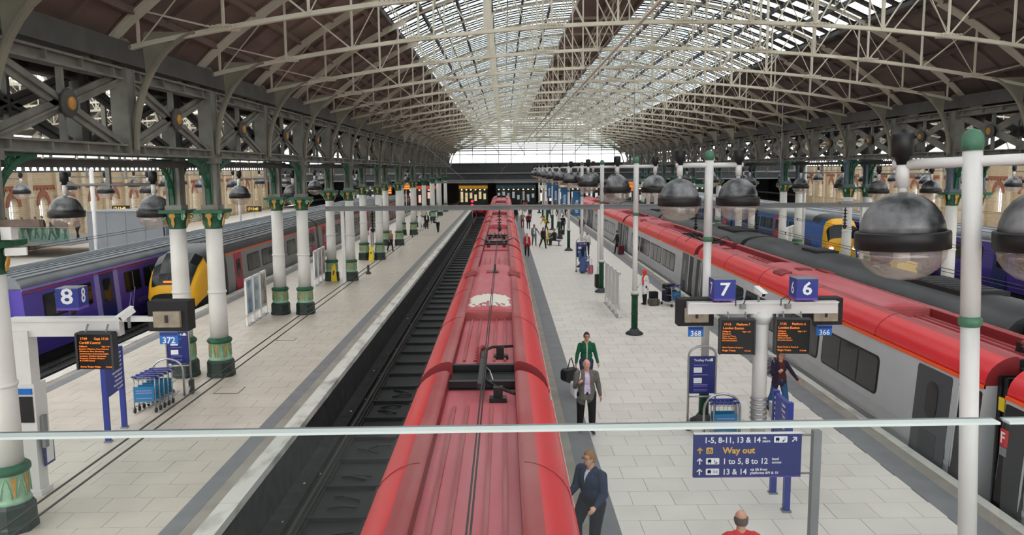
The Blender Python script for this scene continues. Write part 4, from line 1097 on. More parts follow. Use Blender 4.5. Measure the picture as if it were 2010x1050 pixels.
sg = thing('railway_signal', 'red railway signal at the end of the empty track', 'signal', (-4.25, 104.6, 0))
MB().cyl((0, 0, -1.1), (0, 0, 1.5), .06).build('post', m_grey1, sg)
h_ = MB().b2(-.25, .25, -.1, .12, 1.3, 2.5).build('signal_head', m_black, sg)
for z in (1.62, 2.15): MB().lathe([(0, 0), (.16, 0), (.13, .06), (0, .08)], 12, (0, 0, 0)).build('red_lamp', m_redled, h_, (0, -.1, z)).rotation_euler = (PI/2, 0, 0)

# ------------------------------------------------------------------ departure signs
m_scr = M('led_screen_black', (12, 12, 13), .25)
m_tbox = M('weathered_cctv_box', (150, 138, 120), .5, var=.2, scale=6)
def display(parent, x, z, lines, rz=0., w=.78, h=.92, y=-.32, nm='departure_display', k=1.):
    d = MB().b2(-w/2, w/2, -.07, .07, -h, 0).build(nm, m_scr, parent, (x, y, z), rz)
    for s in (-1, 1): MB().b2(s*w/2-.02, s*w/2+.02, -.09, .1, -h-.01, .01).build('case_side', m_dkgrey, d)
    MB().b2(-w/2, w/2, -.09, .1, 0, .03).build('case_top', m_dkgrey, d)
    for body, sz, dx, dz in lines: text(body, sz*k, m_orange, d, (-w/2+dx, -.078, -dz*k), name='led_line', bold=0.)
    for s in (-.2, .2): MB().cyl((s, 0, .02), (s, .1, .16), .02, seg=6).build('bracket', m_grey1, d)
    return d
def number_cube(parent, x, z, ch, w=.5, rz=0., y=0.):
    c = MB().b2(-w/2, w/2, -w/2, w/2, 0, w*.88).build('number_cube', m_sblue, parent, (x, y, z), rz)
    MB().b2(-w/2, w/2, -w/2, w/2, -.05, 0).build('violet_strip', m_violet, c); MB().b2(-w/2, w/2, -w/2, w/2, w*.88, w*.9).build('cube_top', m_grey1, c)
    text(ch, .42, m_ltxt, c, (0, -w/2-.002, .08), (PI/2, 0, 0), align='CENTER', bold=.008, sx=1.15)
    text(ch, .40, m_ltxt, c, (-w/2-.002, 0, .08), (PI/2, 0, -PI/2), align='CENTER', bold=.004, sx=.9)
    text(ch, .40, m_ltxt, c, (w/2+.002, 0, .08), (PI/2, 0, PI/2), align='CENTER', bold=.004, sx=.9)
    MB().cyl((0, 0, -.16), (0, 0, -.05), .06).build('cube_stem', m_black, c)
def cctv(parent, x, y, z, rz, pitch=-.35):
    c = MB().box((0, -.02, 0), (.12, .3, .11)).b2(-.07, .07, -.22, .15, .055, .068).build('camera', m_white, parent, (x, y, z)); c.rotation_euler = (abs(pitch), 0, rz)
    MB().b2(-.045, .045, -.176, -.169, -.04, .04).build('lens', m_black, c)
    MB().cyl((x, y+.05, z-.3), (x, y+.05, z-.03), .03).build('camera_mount', m_grey1, parent)
def mon_box(parent, x, z, num, y=0., k=1.):
    """hooded driver's monitor with a blue number tab"""
    b = MB().b2(-.42*k, .42*k, -.18, .18, -.52*k, .12*k).build('monitor_hood', m_blackm, parent, (x, y, z))
    MB().b2(-.28*k, .28*k, -.26, -.17, -.42*k, -.08*k).build('monitor', m_tbox, b); MB().b2(-.03, .03, -.275, -.255, -.32*k, -.16*k).build('monitor_latch', m_black, b)
    t = MB().b2(-.18, .18, -.2, -.17, -.53*k-.24, -.53*k).build('number_tab', m_tblue, b); MB().b2(-.17, .17, -.204, -.2, -.53*k-.07, -.53*k-.015).build('tab_band', m_nblue, t)
    text(num, .17, m_ltxt, t, (0, -.206, -.53*k-.22), align='CENTER', bold=.003)
LN7 = [('17:15', .085, .08, .14), ('Platform 7', .085, .36, .14), ('London Euston', .09, .06, .245), ('Calling at:', .055, .05, .325), ('Page 1 of 1', .05, .5, .325), ('Stockport', .055, .05, .39), ('Stoke-on-Trent', .055, .05, .45),
       ('Milton Keynes C', .055, .05, .51), ('& London Euston', .055, .05, .57), ('Quiet Coach is Coach A', .055, .05, .76), ('Virgin Trains', .07, .05, .85), ('17:13:40', .05, .55, .85)]
LN6 = [('17:35', .085, .08, .14), ('Platform 6', .085, .36, .14), ('London Euston', .09, .06, .245), ('Calling at:', .055, .05, .325), ('Page 1 of 1', .05, .5, .325), ('Stockport', .055, .05, .39), ('Macclesfield', .055, .05, .45),
       ('Stoke-on-Trent', .055, .05, .51), ('& London Euston', .055, .05, .57), ('Quiet Coach is Coach A', .055, .05, .76), ('Virgin Trains', .07, .05, .85), ('17:13:40', .05, .55, .85)]
def sign_tree_right():
    r = thing('platform_sign_post', 'white T shaped post with platform 7 and 6 cubes and two departure screens', 'sign post', (6.0, 18.3, 0))
    MB().cyl((0, 0, 0), (0, 0, 3.0), .17, seg=20).lathe([(.17, 2.7), (.25, 2.86), (.25, 2.95)], 20).build('post', m_polew, r)
    MB().b2(-1.75, 1.75, -.1, .1, 2.95, 3.2).b2(-1.75, 1.75, -.16, .16, 3.2, 3.23).build('cross_beam', m_polew, r)
    number_cube(r, -.93, 3.33, '7', y=.05); number_cube(r, .98, 3.33, '6', y=.05)
    mon_box(r, -1.52, 3.16, '368', .25); mon_box(r, 1.52, 3.16, '366', .25)
    display(r, -.66, 2.86, LN7, math.radians(-6), h=.8, k=.86); display(r, .62, 2.86, LN6, math.radians(-6), h=.8, k=.86)
    cctv(r, -.1, -.12, 3.48, math.radians(18))
    for x in (-.55, .5):
        MB().tube([(x-.1, -.14, 3.15), (x-.12, -.2, 3.3), (x, -.22, 3.38), (x+.1, -.2, 3.3), (x+.06, -.16, 3.16)], .012, 6).build('cable_loop', m_black, r)
        MB().b2(x+.0, x+.12, -.2, -.1, 3.08, 3.2).build('junction_box', m_grey1, r)
    for s in (-1, 1): MB().b2(s*.42-.13, s*.42+.13, -.12, .12, .42, .8).build('speaker_box', m_white, r)
    cl = MB(); [cl.lathe([(.2, 0), (.2, .04)], 16, (0, 0, z)) for z in (.4, .52, .64, .76, .88)]; cl.build('clamp_band', m_chrome, r)
sign_tree_right()
LN8 = [('17:09', .085, .08, .14), ('Expt 17:20', .085, .36, .14), ('Cardiff Central', .09, .06, .245), ('Calling at:', .055, .05, .325), ('Page 1 of 1', .05, .5, .325), ('Stockport, Wilmslow, Crewe, Nantwich', .047, .05, .39), ('Whitchurch, Wem, Shrewsbury', .05, .05, .45),
       ('Church Stretton, Craven Arms, Ludlow', .047, .05, .51), ('Leominster, Hereford, Abergavenny', .047, .05, .57), ('Pontypool, Cwmbran, Newport', .05, .05, .63), ('& Cardiff Central', .055, .05, .69), ('Arriva Trains Wales', .065, .05, .85), ('17:13:40', .05, .55, .85)]
def sign_tree_left():
    r = thing('platform_sign_post', 'white cantilever post with the platform 8 cube and a departure screen', 'sign post', (-9.38, 15.3, 0))
    MB().b2(-.15, .15, -.15, .15, 0, 3.3).build('post', m_polew, r)
    MB().b2(-.22, .22, -.2, .2, 1.2, 2.25).build('help_point', m_polew, r); MB().b2(-.2, .2, -.2, .2, 0, .1).build('post_foot', m_polew, r)
    MB().b2(-.18, .18, -.215, -.195, 1.5, 2.02).build('help_screen', m_black, r); MB().b2(-.18, .18, -.22, -.2, 2.06, 2.18).build('blue_plate', m_tblue, r)
    fr = MB().b2(.19, .23, -.02, .3, .55, 1.1).build('notice_frame', m_nblue, r); MB().b2(.228, .236, .02, .26, .6, 1.05).build('notice', m_white, fr)
    MB().b2(.23, .3, -.1, .02, .95, 1.6).build('intercom', m_grey1, r)
    MB().b2(-.25, 1.9, -.1, .1, 3.18, 3.48).b2(-.25, 1.95, -.14, .14, 3.48, 3.54).build('cross_beam', m_polew, r)
    MB().b2(1.85, 3.05, .0, .12, 3.44, 3.54).build('thin_arm', m_polew, r)
    number_cube(r, .98, 3.76, '8', .42, math.radians(4))
    display(r, 1.55, 3.28, LN8, math.radians(-4), w=.7, h=.68, k=.76)
    cctv(r, 2.05, -.05, 3.62, math.radians(-38), .5)
    mon_box(r, 2.8, 3.72, '372', .2, .92)
sign_tree_left()

# ------------------------------------------------------------------ wayfinding signs
def big_sign():
    W_, H_ = 1.62, .66
    r = thing('direction_sign', 'blue hanging sign with way out arrow and platform numbers on a grey post', 'sign', (3.62, 11.5, 0))
    z0 = 1.72
    p = MB().b2(-W_/2, W_/2, -.03, .03, z0, z0+H_).build('sign_panel', m_nblue, r)
    MB().b2(-W_/2, W_/2, -.035, .035, z0-.012, z0).build('violet_edge', m_violet, p); MB().b2(-W_/2, W_/2, -.035, .035, z0+H_, z0+H_+.012).build('white_edge', m_white, p)
    MB().b2(.98, 1.1, -.06, .06, -0.0, z0+H_+.04).build('post', m_grey1, r)
    for z in (z0+.03, z0+H_-.03): MB().cyl((W_/2, 0, z), (1.0, 0, z), .018, seg=8).build('bracket', m_grey1, r)
    y = -.034
    def arrow(x, z, mt, rot=0., s=1.):
        b = MB(); c, n = math.cos(rot), math.sin(rot)
        def T(a, q): return (x+(a*c-q*n)*s, z+(a*n+q*c)*s)
        for poly in ([(-.009, -.05), (.009, -.05), (.009, .04), (-.009, .04)], [(0, .052), (-.045, .007), (-.033, -.005), (0, .028)], [(0, .052), (0, .028), (.033, -.005), (.045, .007)]):
            P = [T(*q) for q in poly]; b.add([(a, y, q) for a, q in P], [tuple(range(len(P)))])
        b.build('arrow', mt, p, recalc=False)
    def icon(x, z, w, mt, marks):
        i = MB().prism(rrect(w, .098, .012), (x, y, z), (1, 0, 0), (0, 0, 1), .002).build('pictogram', mt, p)
        for (x0, x1, z0_, z1_) in marks: MB().b2(x+x0, x+x1, y-.004, y-.001, z+z0_, z+z1_).build('pictogram_mark', m_nblue, i)
    TR = [(-.07, -.025, -.02, .03), (-.075, -.02, -.015, .02), (-.07, -.06, -.04, -.025), (-.035, -.025, -.04, -.025)]
    rows = (z0+.575, z0+.41, z0+.245, z0+.08)
    text('1-5, 8-11, 13 & 14', .125, m_ltxt, p, (-.66, y, rows[0]-.045), sx=.93, bold=.0018)
    text('via\nstairs', .056, m_ltxt, p, (.215, y, rows[0]+.01), bold=.001)
    icon(.49, rows[0], .2, m_ltxt, TR+[(.02, .05, -.035, -.02), (.035, .06, -.02, -.005), (.05, .055, .0, .035), (.065, .07, -.01, .03)]); arrow(.70, rows[0], m_ltxt, -PI/4)
    arrow(-.72, rows[1], m_ytxt); icon(-.575, rows[1], .1, m_ytxt, [(-.03, -.022, -.03, .015), (.022, .03, -.03, .015), (-.03, .03, -.035, -.027), (-.006, .006, -.015, .03), (-.016, .016, .01, .018)])
    text('Way out', .135, m_ytxt, p, (-.375, y, rows[1]-.045), bold=.004)
    arrow(-.72, rows[2], m_ltxt); icon(-.525, rows[2], .2, m_ltxt, TR+[(.02, .03, -.01, .03), (.02, .055, -.015, -.007), (.03, .06, -.038, -.03), (.055, .07, -.035, -.01)])
    text('1 to 5, 8 to 12', .125, m_ltxt, p, (-.375, y, rows[2]-.045), sx=.93, bold=.0018); text('level\naccess', .056, m_ltxt, p, (.37, y, rows[2]+.01), bold=.001)
    arrow(-.72, rows[3], m_ltxt); icon(-.525, rows[3], .2, m_ltxt, TR+[(.01, .014, -.035, .035), (.07, .074, -.035, .035), (.025, .035, -.02, .015), (.05, .06, -.02, .015)])
    text('13 & 14', .125, m_ltxt, p, (-.375, y, rows[3]-.045), sx=.93, bold=.0018); text('via lift from\nplatforms 8/9 & 10', .056, m_ltxt, p, (.045, y, rows[3]+.01), bold=.001)
big_sign()
def finger_sign(x, y, rz, w, lb, side, lines):
    r = thing('information_sign', lb, 'sign', (x, y, 0), rz)
    p = MB().b2(0, w, -.04, .04, 1.05, 2.05).build('sign_panel', m_sblue, r)
    for xx in (0, w): 
        q = MB().b2(xx-.055, xx+.055, -.055, .055, .03, 2.08).build('leg', m_sblue, r); MB().b2(xx-.08, xx+.08, -.08, .08, 0, .03).build('foot_plate', m_grey1, q)
    for s in side:
        for i, t in enumerate(lines):
            z = 1.93-i*.105
            text(t, .075, m_ltxt, p, ((w-.12) if s < 0 else .12, s*.043, z), (PI/2, 0, 0 if s < 0 else PI), align='RIGHT', bold=.0006)
            MB().b2(w-.1, w-.04, s*.041-.001, s*.041+.001, z, z+.05).build('sign_icon', m_ltxt, p)
finger_sign(-9.42, 18.25, math.radians(96), 1.05, 'blue information sign on two legs in front of the luggage trolleys', (-1,), ['Platforms 9-12', 'Tickets', 'Main Entrance', 'Toilets', 'Station Reception', 'Taxis & Buses', 'Cycle parking', 'Metrolink trams', 'Car park'])
finger_sign(5.18, 14.05, math.radians(88), .82, 'blue information sign on two legs behind the hanging way out sign', (-1, 1), ['Toilets', 'Tickets', 'Taxis', 'Lounge', 'Trams', 'Exit'])

# ------------------------------------------------------------------ trolley points and trolleys
def trolley_point(x, y, rz, lb, w=.66):
    r = thing('trolley_point_sign', lb, 'sign', (x, y, 0), rz)
    a = [(-w/2, 0, .0), (-w/2, 0, 1.85)]+[(-w/2*math.cos(PI*i/8), 0, 1.85+.22*math.sin(PI*i/8)) for i in range(1, 8)]+[(w/2, 0, 1.85), (w/2, 0, 0)]
    MB().tube(a, .028, 8).build('frame', m_chrome, r)
    MB().cyl((-w/2, 0, .82), (w/2, 0, .82), .022).cyl((-w/2, 0, .3), (-w/2, -.5, .1), .02).cyl((w/2, 0, .3), (w/2, -.5, .1), .02).build('cross_tube', m_chrome, r)
    p = MB().b2(-w/2+.03, w/2-.03, -.025, .025, .9, 1.82).build('sign_panel', m_nblue, r)
    text('Trolley Point', .085, m_ltxt, p, (-w/2+.12, -.03, 1.7), bold=.0015)
    MB().b2(w/2-.14, w/2-.08, -.03, -.026, 1.7, 1.77).build('trolley_icon', m_ltxt, p)
    for z in (1.42, 1.16): MB().b2(-w/2+.12, -w/2+.32, -.03, -.026, z, z+.13).build('picture', m_ltxt, p)
    for z in (1.36, 1.12, 1.08, 1.0, .96, 1.60): MB().b2(-w/2+.12, w/2-.2, -.029, -.026, z, z+.012).build('small_print', m_lilac, p)
    for z in (1.645, 1.345, 1.045): MB().b2(-w/2+.04, w/2-.04, -.029, -.026, z, z+.008).build('rule_line', m_sblue, p)
    for s in (-1, 1): MB().b2(s*w/2-.05, s*w/2+.05, -.12, .12, 0, .4 if s > 0 else .05).build('foot', m_dkgrey, r)
trolley_point(4.75, 18.75, 0, 'tall steel framed trolley point sign beside the platform 7 post')
trolley_point(-9.35, 22.3, math.radians(8), 'tall steel framed trolley point sign between the twin columns', .62)
trolley_point(4.7, 48.7, 0, 'trolley point sign behind the woman in the blue dress', .62)
trolley_point(21.3, 47.2, math.radians(25), 'trolley point sign near the blue train with the yellow front', .8)
def trolley():
    r = thing('luggage_trolley', 'x', 'luggage trolley')
    f = MB()
    for s in (-1, 1):
        f.tube([(s*.27, -.42, .1), (s*.27, -.40, .62), (s*.27, -.36, .98)], .016, 6)
        f.tube([(s*.27, -.4, .16), (s*.2, .3, .12), (s*.17, .5, .1)], .014, 6)
        f.tube([(s*.25, -.38, .55), (s*.2, .1, .5)], .012, 6)
    f.tube([(-.27, -.40, .62), (.27, -.40, .62)], .012, 6); f.tube([(-.27, -.41, .3), (.27, -.41, .3)], .012, 6); f.tube([(-.22, .0, .14), (.22, .0, .14)], .012, 6); f.tube([(-.18, .45, .1), (.18, .45, .1)], .012, 6)
    f.build('frame', m_chrome, r)
    MB().tube([(-.29, -.12, .86), (-.3, -.42, .98), (-.25, -.46, 1.0), (.25, -.46, 1.0), (.3, -.42, .98), (.29, -.12, .86)], .022, 6).tube([(-.29, -.12, .86), (.29, -.12, .86)], .016, 6).build('push_bar', m_sblue, r)
    b = MB().b2(-.26, .26, -.45, -.43, .32, .72).build('advert_panel', M('teal_advert', (26, 112, 158), .4), r)
    for z in (.6, .54, .4): MB().b2(-.2, .2, -.455, -.45, z, z+.02).build('small_print', m_lilac, b)
    bk = MB(); [bk.cyl((-.25, -.3+.1*i, .86), (.25, -.3+.1*i, .86), .007, seg=4) for i in range(4)]; [bk.cyl((-.25+.1*i, -.38, .8), (-.25+.1*i, -.38, .98), .006, seg=4) for i in range(6)]; bk.build('basket', m_chrome, r)
    for x, y in ((-.27, -.4), (.27, -.4), (0, .48)):
        w = MB().cyl((x-.02, y, .07), (x+.02, y, .07), .07, seg=12).build('wheel', m_dkgrey, r)
    return r
tr0 = trolley(); tr0.location = (-9.58, 20.9, 0); tr0.rotation_euler = (0, 0, math.radians(5)); tr0['label'] = 'front luggage trolley of the nested row by the twin columns'; tr0['group'] = 'nested luggage trolleys by the twin columns'
for i in range(4): copy_tree(tr0, None, (-9.58+.07*(i+1)*.3, 20.9+.22*(i+1), 0), label=f'luggage trolley nested {ORD[i+1]} in the row by the twin columns')
def hoop(x, y, rz, lb):
    w = .42; pts = [(-w, 0, 0), (-w, 0, .75)]+[(-w*math.cos(PI*i/10), 0, .75+.35*math.sin(PI*i/10)) for i in range(1, 10)]+[(w, 0, .75), (w, 0, 0)]
    h = thing('trolley_hoop', lb, 'barrier hoop', (x, y, 0), rz)
    MB().tube(pts, .03, 10).build('hoop', m_chrome, h); MB().lathe([(.07, 0), (.07, .02)], 12, (-w, 0, 0)).lathe([(.07, 0), (.07, .02)], 12, (w, 0, 0)).build('foot', m_chrome, h)
hoop(5.05, 18.0, 0, 'bent steel hoop round the trolleys under the trolley point by platform 7')
hoop(-9.55, 22.0, math.radians(5), 'bent steel hoop behind the nested trolleys by the twin columns')
for i in range(2): copy_tree(tr0, None, (5.05, 18.35-.25*i, 0), 0., label=('blue handled luggage trolley under the hoop by platform 7', 'front luggage trolley under the hoop by platform 7')[i], group='luggage trolleys by platform 7')
copy_tree(tr0, None, (4.75, 48.35, 0), .3, label='luggage trolley in front of the woman in the blue dress', group='loose luggage trolleys')

# ------------------------------------------------------------------ poster stands
def poster_stand(x, y, rz, n, lb, mats, w=.95, blank=False):
    r = thing('poster_stand', lb, 'poster stand', (x, y, 0), rz)
    for i in range(n):
        f = MB(); x0 = i*(w+.12)
        f.b2(x0, x0+.06, -.04, .04, 0, 1.95).b2(x0+w-.06, x0+w, -.04, .04, 0, 1.95).b2(x0, x0+w, -.04, .04, 1.86, 1.95).b2(x0, x0+w, -.04, .04, .38, .48)
        f = f.build('poster_frame', m_white, r)
        p = MB().b2(x0+.06, x0+w-.06, -.02, .02, .48, 1.86).build('poster', mats[i % len(mats)], f)
        MB().b2(x0+.05, x0+w-.05, -.1, .1, 0, .02).build('foot', m_grey1, f)
m_po1 = M('poster_blue', (86, 128, 160), .4, rgb2=(190, 200, 206), scale=1.6, var=.1); m_po2 = M('poster_grey', (120, 116, 110), .4, rgb2=(196, 190, 180), scale=2.2, var=.1)
m_po3 = M('poster_red', (150, 60, 70), .4, rgb2=(190, 190, 196), scale=1.4); m_po4 = M('poster_back_white', (214, 213, 211), .5)
poster_stand(-10.62, 32.2, math.radians(92), 3, 'row of three white framed posters behind the second pair of columns', [m_po1, m_po1, m_po2])
poster_stand(-10.45, 43.2, math.radians(92), 3, 'row of three white framed posters behind the third pair of columns', [m_po1, m_po3, m_po2])
poster_stand(-10.2, 60.0, math.radians(92), 2, 'pair of white framed posters beside the woman in black', [m_po3, m_po2])
poster_stand(4.84, 33.2, math.radians(91), 4, 'row of four white poster frames seen edge on by the green lamp base', [m_po4, m_po4])
poster_stand(20.4, 57.5, math.radians(60), 3, 'white poster frames in front of the blue train', [m_po4, m_po2, m_po2], 1.0)

# ------------------------------------------------------------------ smaller things on the platforms
def wet_sign(x, y, rz, lb):
    r = thing('wet_floor_sign', lb, 'floor sign', (x, y, 0), rz)
    for s in (-1, 1):
        MB().prism([(-.17, 0), (.17, 0), (.10, 1.0), (-.10, 1.0)], (0, s*.16, 0), (1, 0, 0), Vector((0, -s*.15, 1)).normalized(), .015).build('board', m_yellow, r)
    MB().cyl((-.09, 0, 1.0), (.09, 0, 1.0), .02, seg=6).build('hinge', m_yellow, r); MB().prism([(-.07, .5), (.07, .5), (0, .66)], (0, -.175, 0), (1, 0, 0), Vector((0, .15, 1)).normalized(), .004).build('warning_mark', m_black, r)
wet_sign(-9.86, 45.4, .3, 'yellow wet floor sign beside the third pair of columns')
wet_sign(-9.4, 55.6, 0, 'yellow wet floor sign between the fourth pair of columns')
wet_sign(3.75, 68.5, .2, 'yellow wet floor sign behind the woman in black on the island platform')
def case(x, y, rz, size, mt, lb, handle=True, cat='suitcase', nm='suitcase', z=0.):
    r = thing(nm, lb, cat, (x, y, z), rz); w, d, h = size
    p = rrect(w, h, .05); b = MB().prism(p, (0, d/2, h/2+.04), (1, 0, 0), (0, 0, 1), d); b.build('shell', mt, r)
    for i in (-1, 1): MB().b2(i*w*.3-.012, i*w*.3+.012, -d/2-.008, d/2+.008, .06, h+.045).build('strap', m_black, r)
    if handle:
        MB().tube([(-w*.25, 0, h+.03), (-w*.25, 0, h+.4), (w*.25, 0, h+.4), (w*.25, 0, h+.03)], .012, 6).build('pull_handle', m_grey1, r)
    for i in (-1, 1): MB().cyl((i*w*.35-.02, 0, .035), (i*w*.35+.02, 0, .035), .035, seg=10).build('wheel', m_black, r)
m_case = M('black_case', (26, 26, 28), .6); m_case2 = M('navy_case', (28, 32, 54), .6); m_case3 = M('maroon_case', (104, 32, 44), .5); m_case4 = M('brown_case', (92, 84, 76), .7); m_case5 = M('pink_case', (190, 110, 130), .5)
case(6.95, 36.8, .2, (.38, .25, .55), m_case, 'upright black case beside the person in the red hood', False)
case(6.88, 36.35, .2, (.5, .3, .26), m_case4, 'low grey bag in front of the upright black case', False, 'bag', 'holdall')
tl = copy_tree(tr0, None, (7.6, 36.3, 0), math.radians(35), label='loaded luggage trolley with striped navy case by the red hooded person', group='loose luggage trolleys')
case(7.62, 36.45, math.radians(35), (.62, .34, .5), m_case2, 'navy case with pale bands on the loaded trolley', False, z=.16)
case(7.6, 36.5, math.radians(35), (.5, .34, .22), m_case, 'black bag on top of the loaded trolley', False, 'bag', 'holdall', .72)
case(5.15, 47.6, .1, (.3, .22, .5), m_case5, 'pink child suitcase at the foot of the white pole')
case(5.0, 41.9, .2, (.42, .26, .7), m_case, 'black upright suitcase by the white poster frames')
case(8.55, 58.3, .3, (.42, .28, .62), m_case3, 'maroon suitcase at the carriage door of the red and silver train')
case(5.45, 76.0, .1, (.5, .3, .45), m_case, 'black case behind the bench on the island platform', False)
bn = thing('platform_bench', 'steel bench with an occupied seat on the island platform', 'bench', (4.0, 65.9, 0), math.radians(-50))
for i in range(3):
    MB().box((-.6+.6*i, 0, .45), (.52, .45, .03)).build('seat', m_chrome, bn)
    MB().box((-.6+.6*i, .26, .75), (.52, .03, .45)).build('backrest', m_chrome, bn)
MB().b2(-.9, .9, -.03, .03, .36, .42).build('rail', m_dkgrey, bn)
for s in (-1, 1): MB().bar((s*.7, 0, .36), (s*.7, 0, .02), .06, .06).b2(s*.7-.04, s*.7+.04, -.28, .28, 0, .03).build('leg', m_dkgrey, bn)
def hatch(x, y, w, d, lb):
    h = thing('floor_hatch', lb, 'access cover', (x, y, 0), kind='structure')
    MB().b2(-w/2, w/2, -d/2, d/2, 0, .006).build('cover_frame', m_dkgrey, h); MB().b2(-w/2+.025, w/2-.025, -d/2+.025, d/2-.025, .002, .009).build('cover_plate', m_tile3 if x < 0 else m_tile, h)
hatch(-8.05, 22.6, .72, .7, 'square access cover in the beige paving'); hatch(7.35, 27.6, .8, .7, 'square access cover in the pale paving'); hatch(-8.3, 29.6, .7, .5, 'small access cover near the second pair of columns')
bn2 = []
for i, (y, c) in enumerate(((51.0, 'nearest'), (61.5, 'second'), (72., 'third'), (82.5, 'fourth'))):
    o = thing('hanging_banner', f'blue vertical banner on a lamp post, {c} one', 'banner', (4.95-.34, y-.02, 0), math.radians(8), group='blue banners on the lamp posts')
    MB().b2(-.26, .26, -.01, .01, 3.3, 4.9).build('cloth', M('banner_blue', (34, 104, 148), .6, rgb2=(20, 74, 120), scale=1.2), o)
    for z in (3.3, 4.9): MB().cyl((-.28, 0, z), (.26, 0, z), .018, seg=6).build('banner_arm', m_grey1, o)
    text('thistle', .34, m_ltxt, o, (.1, -.014, 3.5), (PI/2, -PI/2, 0), bold=.002)
for i, (x, y) in enumerate(((-28.3, 59), (-21.5, 68.5))):
    o = thing('platform_clock', ('amber digital clock beyond the purple train, nearest', 'amber digital clock beyond the purple train, farther')[i], 'clock', (x, y, 0))
    zc = 3.4 if i == 0 else 2.85
    MB().cyl((0, 0, 0), (0, 0, zc), .05).build('pole', m_polew, o)
    c = MB().b2(-.62, .62, -.08, .08, zc, zc+.45).build('clock_case', m_black, o); text('17:13:40', .36, m_amber, c, (-.55, -.085, zc+.1), bold=.003, sx=.75)

sb = thing('speaker_bracket', 'brown bracket with a small white speaker on the nearest column', 'speaker', (-8.9, 13.7, 0))
MB().b2(.2, .95, -.06, .06, 5.42, 5.54).build('bracket_arm', M('rusty_bracket', (112, 98, 88), .7, var=.2, scale=6), sb); MB().b2(.3, .48, -.1, .1, 5.2, 5.42).build('speaker', m_white, sb)
cb = thing('security_camera', 'small white camera box on the capital of the nearest column', 'camera', (-8.42, 13.55, 5.0), .4)
MB().b2(-.08, .24, -.07, .07, -.06, .07).build('housing', m_white, cb); MB().b2(-.1, -.06, -.04, .04, -.04, .04).build('mount', m_grey1, cb)
